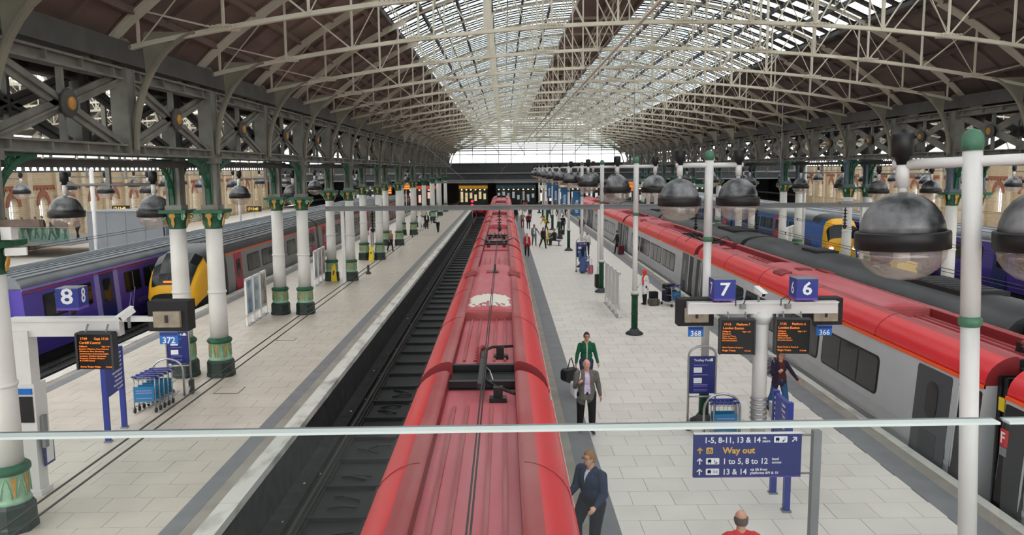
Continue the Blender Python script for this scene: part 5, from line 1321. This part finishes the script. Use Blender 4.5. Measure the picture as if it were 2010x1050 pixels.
# ================================================================== PEOPLE
SKIN = (208, 158, 132)
def cloth(rgb): return M('cloth_%d_%d_%d' % tuple(rgb), rgb, .85, var=.12, scale=14)
def skinm(rgb): return M('skin_%d_%d_%d' % tuple(rgb), rgb, .55, var=.04, scale=12)
def hairm(rgb): return M('hair_%d_%d_%d' % tuple(rgb), rgb, .7, var=.25, scale=60)
QUEUE = []
def person(label, x, y, yaw=0., h=1.75, top=(40, 42, 48), legs=(30, 30, 34), shoes=(20, 20, 20), skin=SKIN, hair=(50, 38, 30), style='short', L=(18, 8), R=(-14, 12),
           aL=(-10, 8, 15), aR=(12, 8, 20), lean=0., sit=False, near=False, shirt=None, op=(.05, .07), coat=0., dress=None, glasses=False, head=0., hood=None, build=1., sleeves=True, vox=None, extra=None, tint=None, z=0., group=None):
    """one figure facing -y before the turn by yaw (degrees); angles: legs (hip forward, knee), arms (forward, out, elbow)"""
    rd = math.radians; prim = []
    def cone(p, q, r1, r2, t): prim.append(('c', Vector(p), Vector(q), r1, r2, t))
    def flare(p, q, r1, r2, t): prim.append(('f', Vector(p), Vector(q), r1, r2, t))
    def ell(c, r, t): prim.append(('e', Vector(c), Vector(r), 0, 0, t))
    hipz = .93
    if sit: hipz = .50
    ln = rd(lean)
    def body(x_, y_, z_):     # torso leans forward about the hip
        d = z_-.93; return Vector((x_, y_-d*math.sin(ln), hipz+d*math.cos(ln)))
    B = build*1.1
    ell(body(0, 0, .95), (.165*B, .118*B, .13), 'legs'); ell(body(0, 0, 1.08), (.158*B, .112*B, .16), 'top'); ell(body(0, -.005, 1.27), (.178*B, .122*B, .19), 'top')
    cone(body(-.135*B, .0, 1.40), body(.135*B, .0, 1.40), .075, .075, 'top')
    cone(body(0, .005, 1.40), body(0, -.02, 1.53), .07, .06, 'skin'); cone(body(-.07, .01, 1.44), body(.07, .01, 1.44), .06, .06, 'top')
    hc = body(0, -.035, 1.63); hy = rd(head)
    cH, sH = math.cos(hy), math.sin(hy)
    def hd(a, b, c_): return Vector((hc.x+a*cH-b*sH, hc.y+a*sH+b*cH, hc.z+c_))
    ell(hc, (.083, .1, .118), 'skin'); ell(hd(0, -.018, -.065), (.064, .073, .062), 'skin')
    if near:
        cone(hd(0, -.092, .012), hd(0, -.108, -.018), .009, .015, 'skin'); 
        for s in (-1, 1): ell(hd(s*.08, .006, -.005), (.012, .02, .032), 'skin')
        cone(hd(-.03, -.085, .035), hd(.03, -.085, .035), .012, .012, 'skin'); cone(hd(-.016, -.09, -.055), hd(.016, -.09, -.055), .008, .008, 'lip')
    if coat:
        flare(body(-.05, .0, 1.08), body(-.075, .01, coat), .118*B, .128*B, 'top'); flare(body(.05, .0, 1.08), body(.075, .01, coat), .118*B, .128*B, 'top')
    for s, (hp, kn) in ((1, L), (-1, R)):
        a = rd(hp); b = rd(hp-kn)
        if sit: a, b = rd(85), rd(85-kn-70)
        h0 = Vector((s*.092*B, 0, hipz-.02)); k0 = h0+Vector((0, -math.sin(a), -math.cos(a)))*.43
        an = k0+Vector((0, -math.sin(b), -math.cos(b)))*.42
        lt = 'legs'
        cone(h0, k0, .095*B, .07*B, lt); cone(k0, an, .07*B, .055*B, lt)
        f = Vector((0, -math.cos(b*.6), -max(0., math.sin(-b))*.8)) if not sit else Vector((0, -1, 0))
        f.normalize()
        cone(an+Vector((0, .03, -.035)), an+f*.15+Vector((s*.015, 0, -.05)), .042, .034, 'shoe'); cone(an, an+Vector((0, 0, -.04)), .042, .042, 'shoe')
    if dress:
        cone(body(0, 0, 1.0), Vector((0, 0, .35)), .15, .2, 'legs'); cone(Vector((0, 0, .4)), Vector((0, 0, .2)), .2, .22, 'legs')
    for s, (fl, ab, el) in ((1, aL), (-1, aR)):
        a, o, e = rd(fl), rd(ab), rd(fl+el)
        s0 = body(s*.168*B, .0, 1.385)
        e0 = s0+Vector((s*math.sin(o), -math.sin(a)*math.cos(o), -math.cos(a)*math.cos(o)))*.285
        inw = math.sin(rd(max(0, el-30)))*.35
        d2 = Vector((s*(math.sin(o)*.7-inw), -math.sin(e), -math.cos(e))).normalized(); w0 = e0+d2*.245
        st = 'top' if sleeves else 'skin'
        cone(s0, e0, .058*B, .05*B, 'top'); cone(e0, w0, .052*B, .04, st)
        pm = w0+d2*.075
        cone(w0, w0+d2*.03, .026, .028, 'skin')
        if near:
            side = d2.cross(Vector((s, 0, 0))).normalized() if abs(d2.x) < .9 else Vector((0, -1, 0))
            fwd = Vector((0, -1, 0)); fwd = (fwd-d2*fwd.dot(d2)); fwd = fwd.normalized() if fwd.length > .2 else Vector((0, 0, 1))
            inn = Vector((-s, 0, 0)); inn = (inn-d2*inn.dot(d2)).normalized()
            cone(w0+d2*.02, w0+d2*.085, .026, .03, 'skin'); cone(w0+d2*.05+fwd*.02, w0+d2*.09+fwd*.025, .018, .016, 'skin'); cone(w0+d2*.05-fwd*.02, w0+d2*.09-fwd*.022, .018, .016, 'skin')
            for q, (of, ln_) in enumerate(((.034, .062), (.012, .074), (-.011, .07), (-.033, .054))):
                k1 = w0+d2*.09+fwd*of; k2 = k1+(d2+inn*.35).normalized()*ln_*.55; k3 = k2+(d2+inn*.9).normalized()*ln_*.5
                cone(k1, k2, .0095, .009, 'skin'); cone(k2, k3, .009, .0078, 'skin')
            t1 = w0+d2*.035+fwd*.026; t2 = t1+(fwd*.8+d2*.7+inn*.3).normalized()*.035; cone(t1, t2, .012, .0105, 'skin'); cone(t2, t2+(d2+inn*.5).normalized()*.03, .0105, .009, 'skin')
        else: ell(pm, (.035, .04, .06), 'skin')
    if hood: ell(hc+Vector((0, .015, .01)), (.112, .12, .15), 'hood'); cone(hc+Vector((0, .03, -.1)), body(0, .02, 1.36), .1, .13, 'hood'); cone(body(0, -.08, 1.4), body(.03, -.13, 1.05), .07, .06, 'hood')
    if style == 'long': cone(hd(0, .04, .03), body(0, .1, 1.3), .1, .09, 'hair'); cone(body(0, .1, 1.3), body(0, .11, 1.15), .09, .06, 'hair')
    if style == 'bob':
        for s in (-1, 1): cone(hd(s*.062, .02, .03), hd(s*.072, .025, -.11), .045, .04, 'hair')
        cone(hd(0, .06, .0), hd(0, .07, -.12), .06, .05, 'hair')
    m = MB()
    sg, rg = (12, 8) if near else (9, 6)
    for k, p, q, r1, r2, t in prim:
        if k == 'e': m.ell(p, q, sg, rg)
        else:
            m.tube([p, q], [r1, r2], sg)
            if k == 'f': continue
            m.ell(p, (r1, r1, r1), sg, rg); m.ell(q, (r2, r2, r2), sg, rg)
    tmp = m.build('tmp_body', skinm(skin))
    md = tmp.modifiers.new('r', 'REMESH'); md.mode = 'VOXEL'; md.voxel_size = vox or (.0085 if near else .028); md.use_smooth_shade = True
    sm = tmp.modifiers.new('s', 'SMOOTH'); sm.factor = .5; sm.iterations = 2 if near else 2
    QUEUE.append((tmp, lambda me: finish_person(me, locals_)))
    locals_ = dict(locals())
def flush_people():
    dg = bpy.context.evaluated_depsgraph_get()
    done = [(bpy.data.meshes.new_from_object(t.evaluated_get(dg), depsgraph=dg), t, fn) for t, fn in QUEUE]
    for me, t, fn in done: bpy.data.objects.remove(t)
    for me, t, fn in done: me.name = 'person'; fn(me)
    QUEUE.clear()
def finish_person(me, V_):
    prim, hipz, ln, near, style, shirt, op, tint, skin, top, legs, dress, shoes, hair, hood, label, x, y, z, yaw, h, hc, cH, sH, glasses, group, hd = (V_[k] for k in 'prim hipz ln near style shirt op tint skin top legs dress shoes hair hood label x y z yaw h hc cH sH glasses group hd'.split())
    rd = math.radians
    # colours: nearest body region
    nf = len(me.polygons); c = np.empty(nf*3); me.polygons.foreach_get('center', c); c = c.reshape(-1, 3)
    nr = np.empty(nf*3); me.polygons.foreach_get('normal', nr); nr = nr.reshape(-1, 3)
    D = []
    for k, p, q, r1, r2, t in prim:
        P = np.array(p)
        if k == 'e':
            R_ = np.array(q); D.append((np.linalg.norm((c-P)/R_, axis=1)-1)*R_.min())
        else:
            Q = np.array(q); v = Q-P; tt = np.clip(((c-P)@v)/max(v@v, 1e-9), 0, 1)
            D.append(np.linalg.norm(c-(P+tt[:, None]*v), axis=1)-(r1+(r2-r1)*tt))
    tags = ['skin', 'top', 'legs', 'shoe', 'shirt', 'hair', 'hood', 'lip', 'tint']
    ti = np.array([tags.index(p[5]) for p in prim]); idx = ti[np.argmin(np.array(D), axis=0)]
    if shirt:
        zz = c[:, 2]; hz = hipz
        wdt = op[0]+(op[1]-op[0])*np.clip((1.42-.93+hz-zz)/.45, 0, 1)
        msk = (idx == 1) & (nr[:, 1] < -.25) & (np.abs(c[:, 0]) < wdt) & (zz > hz+.02) & (c[:, 1] < -.02-(zz-hz)*math.sin(ln)); idx[msk] = 4
    if tint:
        msk = (idx == 1) & (nr[:, 1] < -.3) & (np.abs(c[:, 0]) < .012); idx[msk] = 8
        msk = (idx == 1) & (np.abs(np.abs(c[:, 0])-.19) < .05) & (c[:, 2] > 1.455-.93+hipz); idx[msk] = 8
    skc = skinm(skin); lipc = tuple(int(v*k_) for v, k_ in zip(skin, (.86, .7, .68)))
    me.materials.clear()
    for mt in (skc, cloth(top), cloth(legs if not dress else dress), cloth(shoes), cloth(shirt or (230, 230, 232)), hairm(hair), cloth(hood or (200, 60, 50)), skinm(lipc), cloth(tint or (225, 225, 225))): me.materials.append(mt)
    me.polygons.foreach_set('material_index', idx.astype(np.int32)); me.polygons.foreach_set('use_smooth', np.ones(nf, dtype=bool)); me.update()
    zmin = min(v.co.z for v in me.vertices)
    for v in me.vertices: v.co.z -= zmin
    o = put('person', me, None, (x, y, z), rd(yaw)); k = h/1.752; o.scale = (k, k, k)
    tag(o, label, 'person', group)
    # hair shell
    off = Vector((0, 0, -zmin))
    if style != 'none' and not hood:
        hm = MB(); sgm, rng = (24, 18) if near else (12, 9)
        base = MB().ell((0, 0, 0), (1, 1, 1), sgm, rng); keep = []
        for f in base.f:
            cx = sum(base.v[i][0] for i in f)/len(f); cy = sum(base.v[i][1] for i in f)/len(f); cz = sum(base.v[i][2] for i in f)/len(f)
            if style == 'fringe': ok = cy > -.15 and -.5 < cz < .25+cy*.15
            elif style == 'thin': ok = (cz > .62 and cy > -.55) or (cy > .1 and cz > -.5) or (abs(cx) > .75 and cz > -.05 and cy > -.35)
            else: ok = cz > .55 or (cy > .05 and cz > -.55) or (abs(cx) > .6 and cz > -.05 and cy > -.45)
            if ok: keep.append(f)
        wr = random.Random(len(label))
        vs = [Vector((v[0]*(.0895), v[1]*(.108)+.004, v[2]*.126+.004)) for v in base.v]
        vi = [v*.9 for v in vs]
        vs = [v*(1+wr.uniform(0, .05 if near else .02)) for v in vs]
        rot = lambda v: Vector((v.x*cH-v.y*sH, v.x*sH+v.y*cH, v.z))+hc+off
        hm.add([rot(v) for v in vs], keep, 0, True); hm.add([rot(v) for v in vi], [tuple(reversed(f)) for f in keep], 0, True)
        hm.build('hair', hairm(hair), o, recalc=False)
    T = lambda a, b, c_: hd(a, b, c_)+off
    if near and not hood:
        for s in (-1, 1): MB().ell(T(s*.031, -.083, .012), (.012, .008, .007), 8, 6).build('eye', m_black, o)
    if glasses:
        g = MB()
        for s in (-1, 1):
            g.tube([T(s*.034+.026*math.cos(q*PI/5), -.102, .01+.018*math.sin(q*PI/5)) for q in range(10)], .0035, 5, closed=True); g.tube([T(s*.062, -.098, .015), T(s*.084, .0, .015)], .003, 4)
        g.tube([T(-.01, -.106, .014), T(.01, -.106, .014)], .003, 4); g.build('glasses', m_black, o)
def bag(label, x, y, z, rz, size, mt, strap=None, nm='shoulder_bag'):
    r = thing(nm, label, 'bag', (x, y, z), rz); w, d, h = size
    b = MB(); P = rrect(w, h, min(w, h)*.3, 5); b.prism(P, (0, d/2, h/2), (1, 0, 0), (0, 0, 1), d); b.build('bag_body', mt, r)
    if strap: MB().tube([Vector(p) for p in strap], .014, 6).build('strap', mt if nm != 'white_strap_bag' else m_white, r)
    return r

# --- near the camera
person('man in navy jumper and glasses stepping into the middle red train', 1.40, 12.45, -48, 1.80, top=(34, 46, 78), legs=(22, 25, 42), shoes=(18, 18, 20), hair=(140, 100, 62), L=(10, 4), R=(34, 40), aL=(8, 14, 50), aR=(14, 6, 40), near=True, shirt=(214, 220, 236), op=(.035, -.06), glasses=True, head=-12, lean=4, build=1.25)
person('bald older man in grey tweed jacket and black trousers walking on the pale paving', 1.93, 18.62, 4, 1.78, top=(104, 100, 96), legs=(20, 20, 23), shoes=(22, 20, 20), skin=(216, 160, 138), hair=(222, 214, 206), style='fringe', L=(16, 14), R=(-8, 6), aL=(-4, 14, 18), aR=(14, 10, 110), near=True, shirt=(206, 192, 222), op=(.05, .075), coat=.80, build=1.2)
person('man in green tracksuit jacket with white piping walking behind the bald man', 2.27, 21.9, 2, 1.76, top=(16, 92, 62), legs=(52, 66, 96), shoes=(40, 40, 42), hair=(44, 34, 28), L=(-12, 10), R=(16, 12), aL=(10, 14, 26), aR=(8, 16, 24), near=True, glasses=True, tint=(226, 228, 224))
person('woman in dark purple coat, brown top and blue jeans with a backpack', 7.06, 19.95, 14, 1.68, top=(44, 34, 58), legs=(44, 92, 134), shoes=(40, 34, 32), skin=(214, 160, 138), hair=(104, 52, 40), style='bob', L=(22, 10), R=(-20, 14), aL=(24, 26, 18), aR=(24, 18, 96), near=True, shirt=(88, 40, 34), op=(.075, .1), coat=.84, glasses=True)
person('balding man in a red top seen from behind close below the footbridge', 3.12, 10.05, 180, 1.78, top=(206, 40, 44), legs=(50, 50, 56), skin=(206, 152, 128), hair=(92, 82, 74), style='fringe', near=True, L=(4, 2), R=(-4, 2), build=1.08)
bag('black sports holdall with a white tick carried by the man in green', 1.82, 21.72, .42, .5, (.5, .3, .36), m_case, [(-.12, 0, .34), (-.02, .02, .62), (.04, .04, .66), (.12, 0, .34)], 'holdall')
_t = thing('tote_bag', 'white tote bag on the shoulder of the bald man', 'bag', (1.66, 18.74, .86), .2)
MB().prism(rrect(.12, .34, .05), (0, .16, .17), (1, 0, 0), (0, 0, 1), .34).build('bag_body', m_white, _t); MB().tube([(0, -.1, .32), (.06, -.26, .52), (.09, -.2, .64), (.1, -.02, .69), (.06, .12, .55), (0, .1, .32)], .016, 6).build('strap', m_white, _t)
m_flo = M('patterned_backpack', (70, 66, 92), .8, rgb2=(190, 186, 196), scale=22, lo=.4, hi=.6)
bag('patterned backpack worn by the woman in the purple coat', 6.86, 20.16, 1.0, .25, (.34, .2, .46), m_flo, [(-.1, -.1, .42), (-.08, -.24, .47), (-.06, -.33, .36)], 'backpack')
# --- along the island platform
bl = (34, 34, 38)
person('person in a bright red headscarf and white coat beside the cases', 6.5, 36.6, -60, 1.62, top=(226, 226, 230), legs=(26, 26, 30), coat=.62, hood=(226, 66, 50), L=(2, 0), R=(-2, 2))
person('older man in a red jacket with a shoulder bag near the middle red train', 1.6, 57.5, 0, 1.72, top=(192, 30, 44), legs=(28, 28, 32), hair=(225, 225, 225), style='fringe', shirt=(196, 170, 170), coat=.86)
person('man in a grey suit walking with his arm out', 2.42, 65.6, 8, 1.76, top=(118, 118, 122), legs=(108, 108, 114), hair=(30, 26, 24), skin=(170, 120, 92), shirt=(222, 222, 226), aL=(20, 30, 10), coat=.84)
person('woman in black walking beside the man in the grey suit', 3.06, 63.4, 24, 1.70, top=(30, 30, 36), legs=(24, 24, 28), hair=(40, 28, 24), style='bob', L=(24, 10), R=(-24, 20))
person('person in a maroon padded jacket walking toward the viewer', 2.48, 83.4, 0, 1.72, top=(132, 26, 40), legs=(30, 32, 40), shirt=(40, 40, 46), hair=(50, 36, 28))
person('man in a beige top and rust trousers walking beside the maroon jacket', 1.9, 85.0, 0, 1.74, top=(140, 140, 128), legs=(142, 76, 60), hair=(90, 70, 54), aL=(6, 30, 10))
person('person in dark clothes close beside the middle red train', 1.35, 96.5, 10, 1.72, top=(28, 28, 34), legs=(22, 22, 26))
person('worker in a yellow vest bending over behind the bench', 4.2, 80.5, -60, 1.76, top=(206, 176, 30), legs=(58, 48, 48), hair=(110, 80, 60), lean=38)
person('person in black sitting on the steel bench', 4.1, 65.75, -50, 1.70, top=(38, 38, 44), legs=(44, 44, 54), hair=(150, 110, 84), sit=True, aL=(30, 6, 50), aR=(30, 6, 50), z=.03)
person('woman in a long blue dress with long black hair seen from behind', 4.72, 47.95, 172, 1.62, top=(62, 108, 150), legs=(70, 90, 140), dress=(82, 100, 150), hair=(18, 16, 18), style='long', skin=(150, 104, 80), L=(0, 0), R=(0, 0))
person('grey haired man in a white shirt walking away past the white pole', 6.0, 57.8, 175, 1.74, top=(216, 214, 212), legs=(26, 26, 30), hair=(140, 134, 128), L=(18, 6), R=(-18, 14))
person('man in a dark suit with a blue shirt walking by the train', 7.4, 76.4, 0, 1.76, top=(28, 30, 40), legs=(24, 25, 32), shirt=(120, 150, 216), op=(.05, .05))
person('person in dark clothes boarding the red and silver train', 8.35, 58.9, -80, 1.74, top=(30, 30, 34), legs=(24, 24, 28))
person('woman in white on the platform behind the yellow vest', 5.7, 83.5, 20, 1.68, top=(226, 224, 220), legs=(40, 34, 34), hair=(60, 40, 30), style='bob')
person('man in black standing behind the bench by the green post', 5.75, 78.5, 180, 1.76, top=(34, 34, 38), legs=(30, 30, 34))
# --- the beige platform
person('woman in a tan top and black skirt leaning by the posters', -8.95, 61.9, 40, 1.66, top=(146, 118, 100), legs=(26, 26, 32), hair=(140, 96, 66), style='bob', shoes=(30, 30, 34), lean=6)
person('man in a black suit with white shirt on the beige platform', -8.3, 84.5, 10, 1.76, top=(30, 32, 36), legs=(26, 26, 30), shirt=(220, 220, 224))
person('man in a white shirt with a black bag on the beige platform', -6.75, 80.2, -10, 1.78, top=(218, 220, 226), legs=(26, 26, 30), aL=(20, 10, 70), aR=(20, 10, 70))
bag('black bag at the side of the man in the white shirt', -7.08, 80.2, .95, .2, (.34, .16, .42), m_case, None)
person('person in white standing behind the far columns', -8.6, 82.0, 10, 1.70, top=(226, 226, 226), legs=(224, 224, 222), hair=(60, 44, 34))
# --- crowd at the concourse
cols = [(160, 36, 44), (36, 36, 44), (60, 60, 70), (40, 54, 92), (196, 190, 184), (120, 40, 44), (30, 30, 34), (88, 84, 76), (150, 60, 40), (52, 62, 58)]
crowd = []
rr = random.Random(21)
for i in range(30):
    cx = rr.uniform(1.6, 8.6) if i < 16 else rr.uniform(-5, 20)
    cy = rr.uniform(100, 122) if i < 16 else rr.uniform(124, 131)
    if any(abs(cx-a)+abs(cy-b)*.5 < .8 for a, b in crowd) or (cx < 1.9 and cy < 126) or abs(cx-4.95) < .5: continue
    crowd.append((cx, cy))
TW = ['red', 'near-black', 'slate grey', 'navy', 'cream', 'wine red', 'black', 'olive grey', 'rust', 'dark green']
for i, (cx, cy) in enumerate(crowd):
    k = rr.randrange(10)
    person(f"{ORD[i]} figure from the viewer in the distant crowd by the concourse, {TW[k]} top", cx, cy, rr.uniform(-180, 180), rr.uniform(1.6, 1.82), top=cols[k], legs=rr.choice([(28, 28, 34), (46, 54, 80), (60, 56, 52)]), hair=rr.choice([(40, 30, 24), (120, 90, 60), (20, 18, 18)]), vox=.045, style=rr.choice(['short', 'bob']), group='crowd at the concourse')
for i in range(9):
    k = rr.randrange(10)
    person(f"onlooker at the raised gallery by the arched wall, {ORD[i]} along the rail", -37.6+.55*i+rr.uniform(-.1, .1), 60.3+.9*(i % 3), rr.uniform(-60, 60), rr.uniform(1.6, 1.8), top=rr.choice([(34, 36, 44), (60, 50, 60), (40, 54, 80), (90, 80, 90)]), vox=.045, z=1.2, group='onlookers at the gallery')
flush_people()
# ================================================================== BACKGROUND
m_panel = M('hoarding_grey', (126, 132, 138), .6, var=.04, scale=1)
m_teal = glass_mat('teal_glass', (.45, .72, .68), .08, .25, (120, 170, 160), .05)
# gallery and hoarding beyond the purple train
ga = thing('gallery_deck', 'raised gallery deck with teal glass rail by the arched wall', 'gallery', (-35.4, 63, 0), kind='structure')
MB().b2(-2.9, 3.2, -4, 4, .9, 1.2).build('deck', m_grey1, ga)
for i in range(4): MB().add([(-2.9+1.52*i, -4, 1.2), (-2.9+1.52*i+1.48, -4, 1.2), (-2.9+1.52*i+1.48, -4, 2.25), (-2.9+1.52*i, -4, 2.25)], [(0, 1, 2, 3)]).build('glass_panel', m_teal, ga, recalc=False)
MB().b2(-2.9, 3.2, -4.04, -3.96, 2.25, 2.3).build('hand_rail', m_chrome, ga)
hb = thing('hoarding', 'plain grey hoarding box beyond the purple train', 'hoarding', (-25.6, 54, 0), kind='structure')
for i in range(4): MB().b2(-2.6+1.3*i, -2.6+1.3*i+1.28, -.1, .1, 0, 3.6).build('hoarding_panel', m_panel, hb)
MB().b2(-2.65, 2.65, -.14, 3.0, 3.6, 3.7).build('hoarding_top', m_grey1, hb)
MB().b2(2.5, 2.65, -.1, 3.0, 0, 3.6).build('hoarding_side', m_panel, hb)
rc = thing('mail_crate', 'small red crate on the platform beyond the purple train', 'crate', (-21.6, 33.2, 0))
MB().b2(-.35, .35, -.3, .3, 2.05, 2.55).b2(-.4, .4, -.35, .35, 2.5, 2.6).build('crate_body', m_red, rc); MB().b2(-.33, .33, -.28, .28, 0, 2.05).build('crate_stand', m_dkgrey, rc)
# concourse: back wall, shop fronts
tag(MB().b2(-39, 50, 150, 150.4, 0, 4.6).build('wall_back', m_dkgrey), 'dark back wall of the concourse', 'wall', kind='structure')
tag(MB().b2(-39, 50, 132.8, 150, 4.35, 4.6).build('ceiling', m_dkgrey), 'low dark ceiling over the concourse', 'ceiling', kind='structure')
m_shopdark = M('dim_shop_interior', (40, 50, 52), .4)
def shop(x, w, rgb, e, lb, z0=.2, z1=2.9, sign=None):
    s = thing('shop_front', lb, 'shop front', (x, 140, 0))
    MB().b2(-w/2, w/2, 0, 2.5, z1, z1+.55).build('fascia', M('fascia_%d_%d_%d' % rgb, rgb, .5, emit=e*.12), s)
    MB().b2(-w/2, w/2, 0, 2.5, z1+.55, z1+1.4).build('upper_wall', m_shopdark, s)
    MB().b2(-w/2+.1, w/2-.1, .3, .35, z0, z1).build('shop_window', m_shopdark, s)
    rs = random.Random(int(abs(x)*10)); k = int(w*1.2)
    for q in range(k):
        c = tuple(min(255, int(v*.4+150)) for v in rgb); xx = -w/2+.5+(w-1)*q/max(1, k-1)
        MB().b2(xx-.22, xx+.22, .22, .3, 1.0+rs.uniform(-.5, .3), 1.9+rs.uniform(-.3, .5)).build('lit_display', M('lit_%d_%d_%d' % rgb, c, .5, emit=e*.28), s)
        MB().b2(xx-.12, xx+.12, -.1, 0, z1-.25, z1-.1).build('spot_light', M('warm_spot', (255, 236, 190), .5, emit=.8), s)
    for q in range(4): MB().b2(-w/2+q*w/3-.06, -w/2+q*w/3+.06, .0, .3, 0, z1).build('shop_mullion', m_dkgrey, s)
tag(MB().b2(-39.2, -38.9, 130.6, 150.4, 0, 4.6).build('wall_left', m_dkgrey), 'dark side wall of the concourse beyond the purple train', 'wall', kind='structure')
tag(MB().b2(49.7, 50.0, 130.6, 150.4, 0, 4.6).build('wall_right', m_dkgrey), 'dark side wall of the concourse beyond the blue train', 'wall', kind='structure')
shop(-5.5, 5, (226, 166, 40), .6, 'yellow lit shop front at the end of the empty track')
shop(2.0, 7, (60, 84, 96), .5, 'dark teal shop front behind the middle red train')
shop(8.5, 5, (238, 214, 170), 1.0, 'warm white shop front at the end of the island platform')
shop(14.5, 6, (200, 210, 214), .7, 'cool white shop front behind the red and silver train')
shop(-14.5, 5, (226, 96, 44), .9, 'orange red shop front at the end of the beige platform')
shop(22.5, 7, (180, 190, 180), .6, 'pale green shop front behind the black roofed train')
shop(-24, 8, (196, 200, 196), .6, 'pale shop front at the end of the purple train')
shop(33, 8, (110, 160, 150), .6, 'teal shop front at the end of the blue train')
for i, x in enumerate((17.4, 20.2)):
    o = thing('departure_board', ('orange lit departure board over the concourse, nearer the middle', 'orange lit departure board over the concourse, farther out')[i], 'display', (x, 126.5, 0))
    c = MB().b2(-1.0, 1.0, -.1, .1, 2.6, 4.2).build('board_case', m_black, o); MB().b2(-.06, .06, -.05, .05, 0, 2.6).build('board_post', m_grey1, o)
    for q in range(7): MB().b2(-.9, .9-.25*(q % 3), -.12, -.1, 2.75+.2*q, 2.87+.2*q).build('led_row', m_orange, c)
for i, (x, y, z, w) in enumerate(((-13.6, 92, 3.5, 1.3), (-13.3, 108, 3.6, 1.2))):
    o = thing('platform_display', ('red orange platform display beyond the far columns, nearer', 'red orange platform display beyond the far columns, farther')[i], 'display', (x, y, 0))
    c = MB().b2(-w/2, w/2, -.1, .1, z, z+1.0).build('case', m_black, o); MB().cyl((0, 0, 0), (0, 0, z), .06).build('post', m_polew, o)
    for q in range(3): MB().b2(-w/2+.06, w/2-.06, -.12, -.1, z+.08+.3*q, z+.3+.3*q).build('led_row', m_orange, c)
for i, x in enumerate((-22.6, 23.4, -21.9, 23.2)):
    y = (44, 62, 66, 78)[i]
    p = thing('platform_pole', ('tall white pole beside the purple train', 'tall white pole beside the blue train', 'second tall white pole beside the purple train', 'second tall white pole beside the blue train')[i], 'pole', (x, y, 0))
    MB().cyl((0, 0, 0), (0, 0, 6.5), .11).build('shaft', m_polew, p); MB().lathe([(.22, 0), (.22, .05), (.12, .08)], 12).build('foot', m_polew, p)
# overhead pole standing behind the globe lamp
op_ = thing('signal_pole', 'white pole with black insulators by the yellow fronted blue train', 'pole', (21.9, 48.5, 0))
MB().cyl((0, 0, 0), (0, 0, 4.3), .14).build('shaft', m_polew, op_)
q_ = MB(); [q_.lathe([(.05, 0), (.2, .03), (.05, .1)], 12, (.35, 0, 3.2-.2*i)) for i in range(5)]; q_.cyl((.35, 0, 3.3), (.35, 0, 2.2), .04); q_.bar((0, 0, 3.2), (.4, 0, 3.2), .06, .06); q_.build('insulator', m_blackm, op_)
yb = thing('grit_bin', 'yellow bin beside the far track', 'bin', (22.6, 44.5, 0)); MB().prism_y([(-.5, 0), (.5, 0), (.58, .8), (-.58, .8)], -.4, .4).build('bin_body', m_yellow, yb); MB().prism_y([(-.62, .8), (.62, .8), (.5, 1.0), (-.5, 1.0)], -.45, .45).build('lid', m_yellow, yb)
